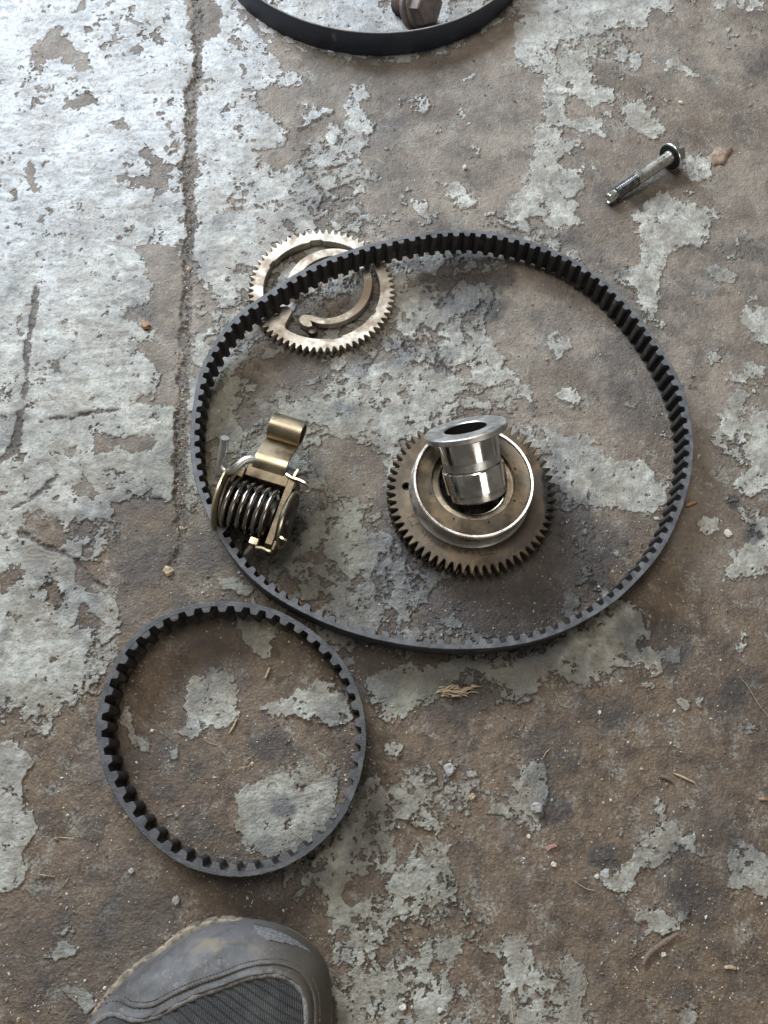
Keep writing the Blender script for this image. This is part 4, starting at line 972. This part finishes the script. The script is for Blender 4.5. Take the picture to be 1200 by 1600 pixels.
# ------------------------------------------------------------------ debris
MD = {'tan': plain('dry_wood', (.22, .165, .105), (.38, .30, .19), .85, 700, .0003), 'leaf': plain('dry_leaf', (.16, .115, .08), (.27, .20, .145), .8, 300, .0003),
      'white': plain('pale_stone', (.36, .33, .28), (.52, .48, .41), .8, 500, .0003), 'brown': plain('brown_crumb', (.10, .07, .05), (.17, .12, .085), .95, 800, .0003),
      'grey': plain('grey_stone', (.20, .19, .17), (.30, .29, .27), .85, 500, .0003), 'pink': plain('pink_scrap', (.24, .12, .11), (.32, .18, .16), .8), 'orange': plain('rust_scrap', (.20, .115, .06), (.30, .19, .11), .8)}
def pebble(px, py, size, m, label, name='pebble', cat='pebble', group=None, flat=.55):
    p = P(px, py); p.z = zf(p); V, F = [], []
    n, k = 10, 5; a0 = random.random() * 6
    sx, sy = random.uniform(.8, 1.2), random.uniform(.65, .95)
    for r in range(1, k):
        th = PI * r / k
        for i in range(n):
            a = 2 * PI * i / n; rr = size * random.uniform(.62, 1.05)
            x = rr * math.sin(th) * math.cos(a) * sx; y = rr * math.sin(th) * math.sin(a) * sy
            V.append(Vector((x * math.cos(a0) - y * math.sin(a0), x * math.sin(a0) + y * math.cos(a0), rr * math.cos(th) * flat)) + p + Vector((0, 0, size * flat * .5)))
    for r in range(k - 2):
        for i in range(n):
            j = (i + 1) % n; F.append((r * n + i, (r + 1) * n + i, (r + 1) * n + j, r * n + j))
    F.append(tuple(range(n))); F.append(tuple((k - 2) * n + i for i in range(n))[::-1])
    tag(mk(name, (V, F), m, None, 0), label, cat, group)
def twig(pxs, r, m, label, name='twig', cat='twig', lift=.0005, group=None):
    pts = []
    for x, y in pxs:
        p = P(x, y); p.z = zf(p) + r + lift * random.random(); pts.append(p)
    c = catmull(pts, 5); n = len(c)
    tag(mk(name, tube(c, [r * (.55 + .5 * math.sin(PI * (i + .6) / (n + .6))) * random.uniform(.85, 1.15) for i in range(n)], 7), m, None, 50), label, cat, group)
pebble(205, 1361, .0019, MD['grey'], 'small brown stone just left of the foot of the small belt', 'pebble')
pebble(275, 1408, .0026, MD['grey'], 'flat grey brown pebble between the small belt and the shoe', 'pebble')
pebble(738, 1245, .0026, MD['tan'], 'yellowish crumb on painted floor below the wood splinter', 'pebble')
pebble(865, 1351, .0019, MD['white'], 'oval cream seed lying on brown dirt right of centre', 'pebble')
pebble(826, 1307, .0016, MD['white'], 'tiny white stone above the pink scrap', 'pebble')
pebble(931, 1369, .0017, MD['white'], 'tiny white stone beside the cracked black oil spot', 'pebble')
pebble(1036, 1491, .0018, MD['white'], 'small cream seed just right of the long twig', 'pebble')
pebble(937, 1113, .0016, MD['white'], 'small round white grain on dirt below the green paint patch', 'pebble')
pebble(1069, 1258, .0024, MD['brown'], 'round brown pebble above the lower right paint patch', 'pebble')
pebble(629, 1574, .0020, MD['white'], 'white stone at the bottom edge right of the shoe', 'pebble')
pebble(687, 1578, .0017, MD['white'], 'second white stone at the bottom edge, farther from the shoe', 'pebble')
pebble(1064, 160, .0022, MD['white'], 'white chip on the bare floor above the flange bolt', 'pebble')
pebble(726, 262, .0030, MD['white'], 'oblong cream crumb above the arch of the timing belt', 'pebble')
pebble(263, 893, .0042, MD['tan'], 'tan crumbly lump between the two toothed belts at left', 'clump', 'clump')
pebble(1137, 833, .0034, MD['white'], 'white paint chip right of the timing belt', 'paint_chip', 'paint chip', flat=.3)
pebble(227, 508, .0040, MD['orange'], 'brown nut shell piece on the bare patch left of the joint', 'shell_scrap', 'scrap')
pebble(946, 1366, .0044, MD['grey'], 'grey paint flake on the patch beside the cracked oil spot', 'paint_flake', 'paint flake', flat=.25)
pebble(702, 1202, .0046, MD['grey'], 'grey stone chip on the paint edge below the splinter', 'stone_chip', 'stone chip', flat=.45)
pebble(837, 1262, .0048, MD['grey'], 'angular grey stone by the dark stain below the splinter', 'stone_chip', 'stone chip', flat=.5)
twig([(1003,1506),(1012,1490),(1030,1475),(1050,1462),(1058,1458)], .0012, MD['brown'], 'long curved brown twig below the grey patch at lower right')
twig([(1130,1511),(1140,1510),(1148,1513)], .0010, MD['tan'], 'short straw coloured twig near the right edge at the bottom')
twig([(1052,1208),(1068,1215),(1084,1223)], .0007, MD['tan'], 'thin pale twig on dirt at right, its tip forked')
twig([(1030,1213),(1042,1216),(1050,1222)], .0010, MD['brown'], 'stubby brown twig beside the thin pale one')
twig([(1184,1249),(1192,1248),(1200,1250)], .0009, MD['orange'], 'orange wood sliver touching the right edge')
twig([(1070,791),(1080,787),(1089,784)], .0011, MD['orange'], 'orange wood sliver touching the outside of the timing belt', 'splinter', 'splinter')
twig([(415,1060),(419,1050),(422,1043)], .0007, MD['tan'], 'short straw inside the small belt near its top', 'straw', 'straw')
twig([(359,1145),(365,1135),(371,1122)], .0006, MD['tan'], 'straw standing beside the oval paint patch in the small belt', 'straw', 'straw')
fib = [([(366,1210),(375,1200),(388,1198),(394,1188),(390,1184),(383,1192),(380,1206)], 'looped pale fibre in the middle of the small belt'),
       ([(416,1232),(422,1222),(430,1222),(430,1228)], 'short bent fibre on paint inside the small belt'),
       ([(448,1288),(458,1300),(473,1311)], 'straight pale fibre on paint at the lower right of the small belt'),
       ([(76,1319),(86,1309),(100,1309),(116,1310)], 'curved pale fibre on dirt left of the small belt'),
       ([(61,1366),(72,1368),(85,1370)], 'short straight white fibre near the left edge'),
       ([(96,1387),(103,1378),(108,1370)], 'thin brown straw beside the white fibre'),
       ([(872,1092),(877,1102),(884,1105)], 'thin curled fibre on dirt below the green paint'),
       ([(849,1184),(853,1176),(860,1170)], 'pale curled fibre above the dark stain'),
       ([(1155,1055),(1170,1075),(1185,1100),(1200,1118)], 'long thin fibre running to the right edge'),
       ([(800,1545),(799,1570),(801,1598)], 'upright pale fibre at the bottom edge'),
       ([(827,1535),(834,1548),(841,1560)], 'pale straw sliver on the bare patch at the bottom'),
       ([(318,1150),(325,1160),(340,1164)], 'fibre tangled beside the oval paint patch'),
       ([(895,1375),(915,1388),(930,1391)], 'faint fibre below the cracked oil spot')]
for q, l in fib: twig(q, .00022, MD['tan'], l, 'fibre', 'fibre', .0008)
# wood splinter bundle
def splinter():
    root = thing('wood_splinter', 'frayed yellow wood splinter below the lower edge of the timing belt', 'splinter', P(713, 1083)); root.location.z = zf(root.location)
    parts = []
    for k in range(70):
        x0 = random.gauss(703, 15); y0 = 1082 + random.gauss(0, 3.2) - max(0, (x0 - 715)) * .14; ln = random.uniform(6, 22)
        if x0 < 680 or x0 > 745: continue
        a = random.gauss(-.12, .28); p = P(x0, y0); q = P(x0 + ln * math.cos(a), y0 + ln * math.sin(a))
        z = zf(p) + random.uniform(.0004, .0036) * math.exp(-((x0 - 705) / 22) ** 2) + .0004
        p.z = z; q.z = z + random.uniform(-.0006, .0010); parts.append(tube([p, (p + q) / 2 + Vector((0, 0, .0003)), q], [.00045, .0005, .0001], 5))
    mk('wood_strands', join(*parts), MD['tan'], root, 40)
splinter()
def leaf():
    pts = [(1104,249),(1108,243),(1113,238),(1116,232),(1122,230),(1130,232),(1140,229),(1146,233),(1140,240),(1136,246),(1136,253),(1130,258),(1123,257),(1117,261),(1110,259),(1105,255)]
    root = thing('dry_leaf', 'crumpled dry tan leaf right of the flange bolt', 'leaf', P(1120, 245)); root.location.z = zf(root.location)
    c = root.location.xy; ring = [P(x, y).xy for x, y in pts]; n = len(ring); V = [Vector((*c, root.location.z + .0012))]; F = []
    for fr in (.5, 1):
        for q in ring: V.append(Vector((*c.lerp(q, fr * random.uniform(.86, 1.04)), root.location.z + random.uniform(.0002, .0016))))
    for i in range(n):
        j = (i + 1) % n; F.append((0, 1 + i, 1 + j)); F.append((1 + i, 1 + n + i, 1 + n + j, 1 + j))
    o = mk('leaf_blade', (V, F), MD['leaf'], root, 30); o.modifiers.new('s', 'SOLIDIFY').thickness = .0003
leaf()
for pts, l in (([(850,1325),(856,1321),(866,1318),(871,1322),(862,1325),(855,1330)], 'pink scrap beside the dark stain right of centre'),):
    root = thing('plastic_scrap', l, 'scrap', P(860, 1324)); z = zf(root.location)
    v, f = plate([P(x, y).xy for x, y in pts], [], z + .0008, z + .0018, .0002); mk('scrap_body', (v, f), MD['pink'], root, 30)

# loose grit: crumbs of dirt and pale grains nobody could count
def grit():
    n = 42000
    px = rng.uniform(-80, 1280, n); py = rng.uniform(-100, 1680, n)
    jx = np.interp(py, [q[1] for q in JOINT], [q[0] for q in JOINT]); k = rng.random(n) < .05; py = np.where(k, rng.uniform(-50, 860, n), py)
    jx = np.interp(py, [q[1] for q in JOINT], [q[0] for q in JOINT]); px = np.where(k, jx + rng.normal(0, 5, n), px)
    pts = np.array([tuple(P(a, b)) for a, b in zip(px, py)])
    for cv, m_ in BELTS:
        q = rng.integers(0, len(cv.p), m_); e = np.roll(cv.p, -1, 0)[q] - cv.p[q]; e = e[:, :2] / (np.linalg.norm(e[:, :2], axis=1)[:, None] + 1e-9)
        o = np.where(rng.random(m_) < .5, -.0006 - rng.exponential(.0022, m_), .0066 + rng.exponential(.0022, m_))
        p3 = np.zeros((m_, 3)); p3[:, :2] = cv.p[q][:, :2] + np.stack([-e[:, 1], e[:, 0]], 1) * o[:, None]
        pts = np.vstack([pts, p3]); k = np.concatenate([k, np.zeros(m_, bool)]); n += m_
    z, F, st, wt, wm, g, sc, pl = floor_eval(pts[:, 0], pts[:, 1])
    clump = fbm(pts[:, 0] * 1000, pts[:, 1] * 1000, 40, 3, 99)
    prob = np.where(F < 0, .30 + .40 * wm, .16) * (1 + 1.3 * clump); prob[k] = 1; prob[42000:] = 1
    keep = rng.random(n) < prob; pts = pts[keep]; z = z[keep]; kk = k[keep]; n = len(pts)
    sz = np.exp(rng.normal(math.log(.00029), .50, n)); sz = np.clip(sz, .00014, .0015); sz[kk] *= 1.2
    pale = rng.random(n) < .22; sz[pale] *= .85
    octv = np.array([(1, 0, 0), (0, 1, 0), (-1, 0, 0), (0, -1, 0), (0, 0, 1), (0, 0, -1)], float)
    octf = np.array([(0, 1, 4), (1, 2, 4), (2, 3, 4), (3, 0, 4), (1, 0, 5), (2, 1, 5), (3, 2, 5), (0, 3, 5)])
    a = rng.uniform(0, 6.3, n); ca, sa = np.cos(a), np.sin(a); st_ = rng.uniform(.6, 1.7, (n, 1)) 
    v = octv[None] * (sz[:, None, None]) * rng.uniform(.65, 1.2, (n, 6, 1)); v[..., 0] *= st_; v[..., 2] *= .7
    x = v[..., 0] * ca[:, None] - v[..., 1] * sa[:, None]; y = v[..., 0] * sa[:, None] + v[..., 1] * ca[:, None]
    V = np.stack([x + pts[:, 0, None], y + pts[:, 1, None], v[..., 2] + (z + sz * .3)[:, None]], -1).reshape(-1, 3)
    Fc = (octf[None] + (np.arange(n) * 6)[:, None, None]).reshape(-1, 3)
    me = bpy.data.meshes.new('loose_grit'); me.from_pydata(V.tolist(), [], Fc.tolist())
    mi = np.where(pale, 1, 0) + np.where((~pale) & (rng.random(n) < .25), 2, 0); me.polygons.foreach_set('material_index', np.repeat(mi, 8).astype(np.int32))
    for m in ('brown', 'white', 'tan'): me.materials.append(MD[m])
    tag(link('loose_grit', me), 'loose dirt crumbs and pale grains scattered over the floor', 'grit', kind='stuff')
grit()
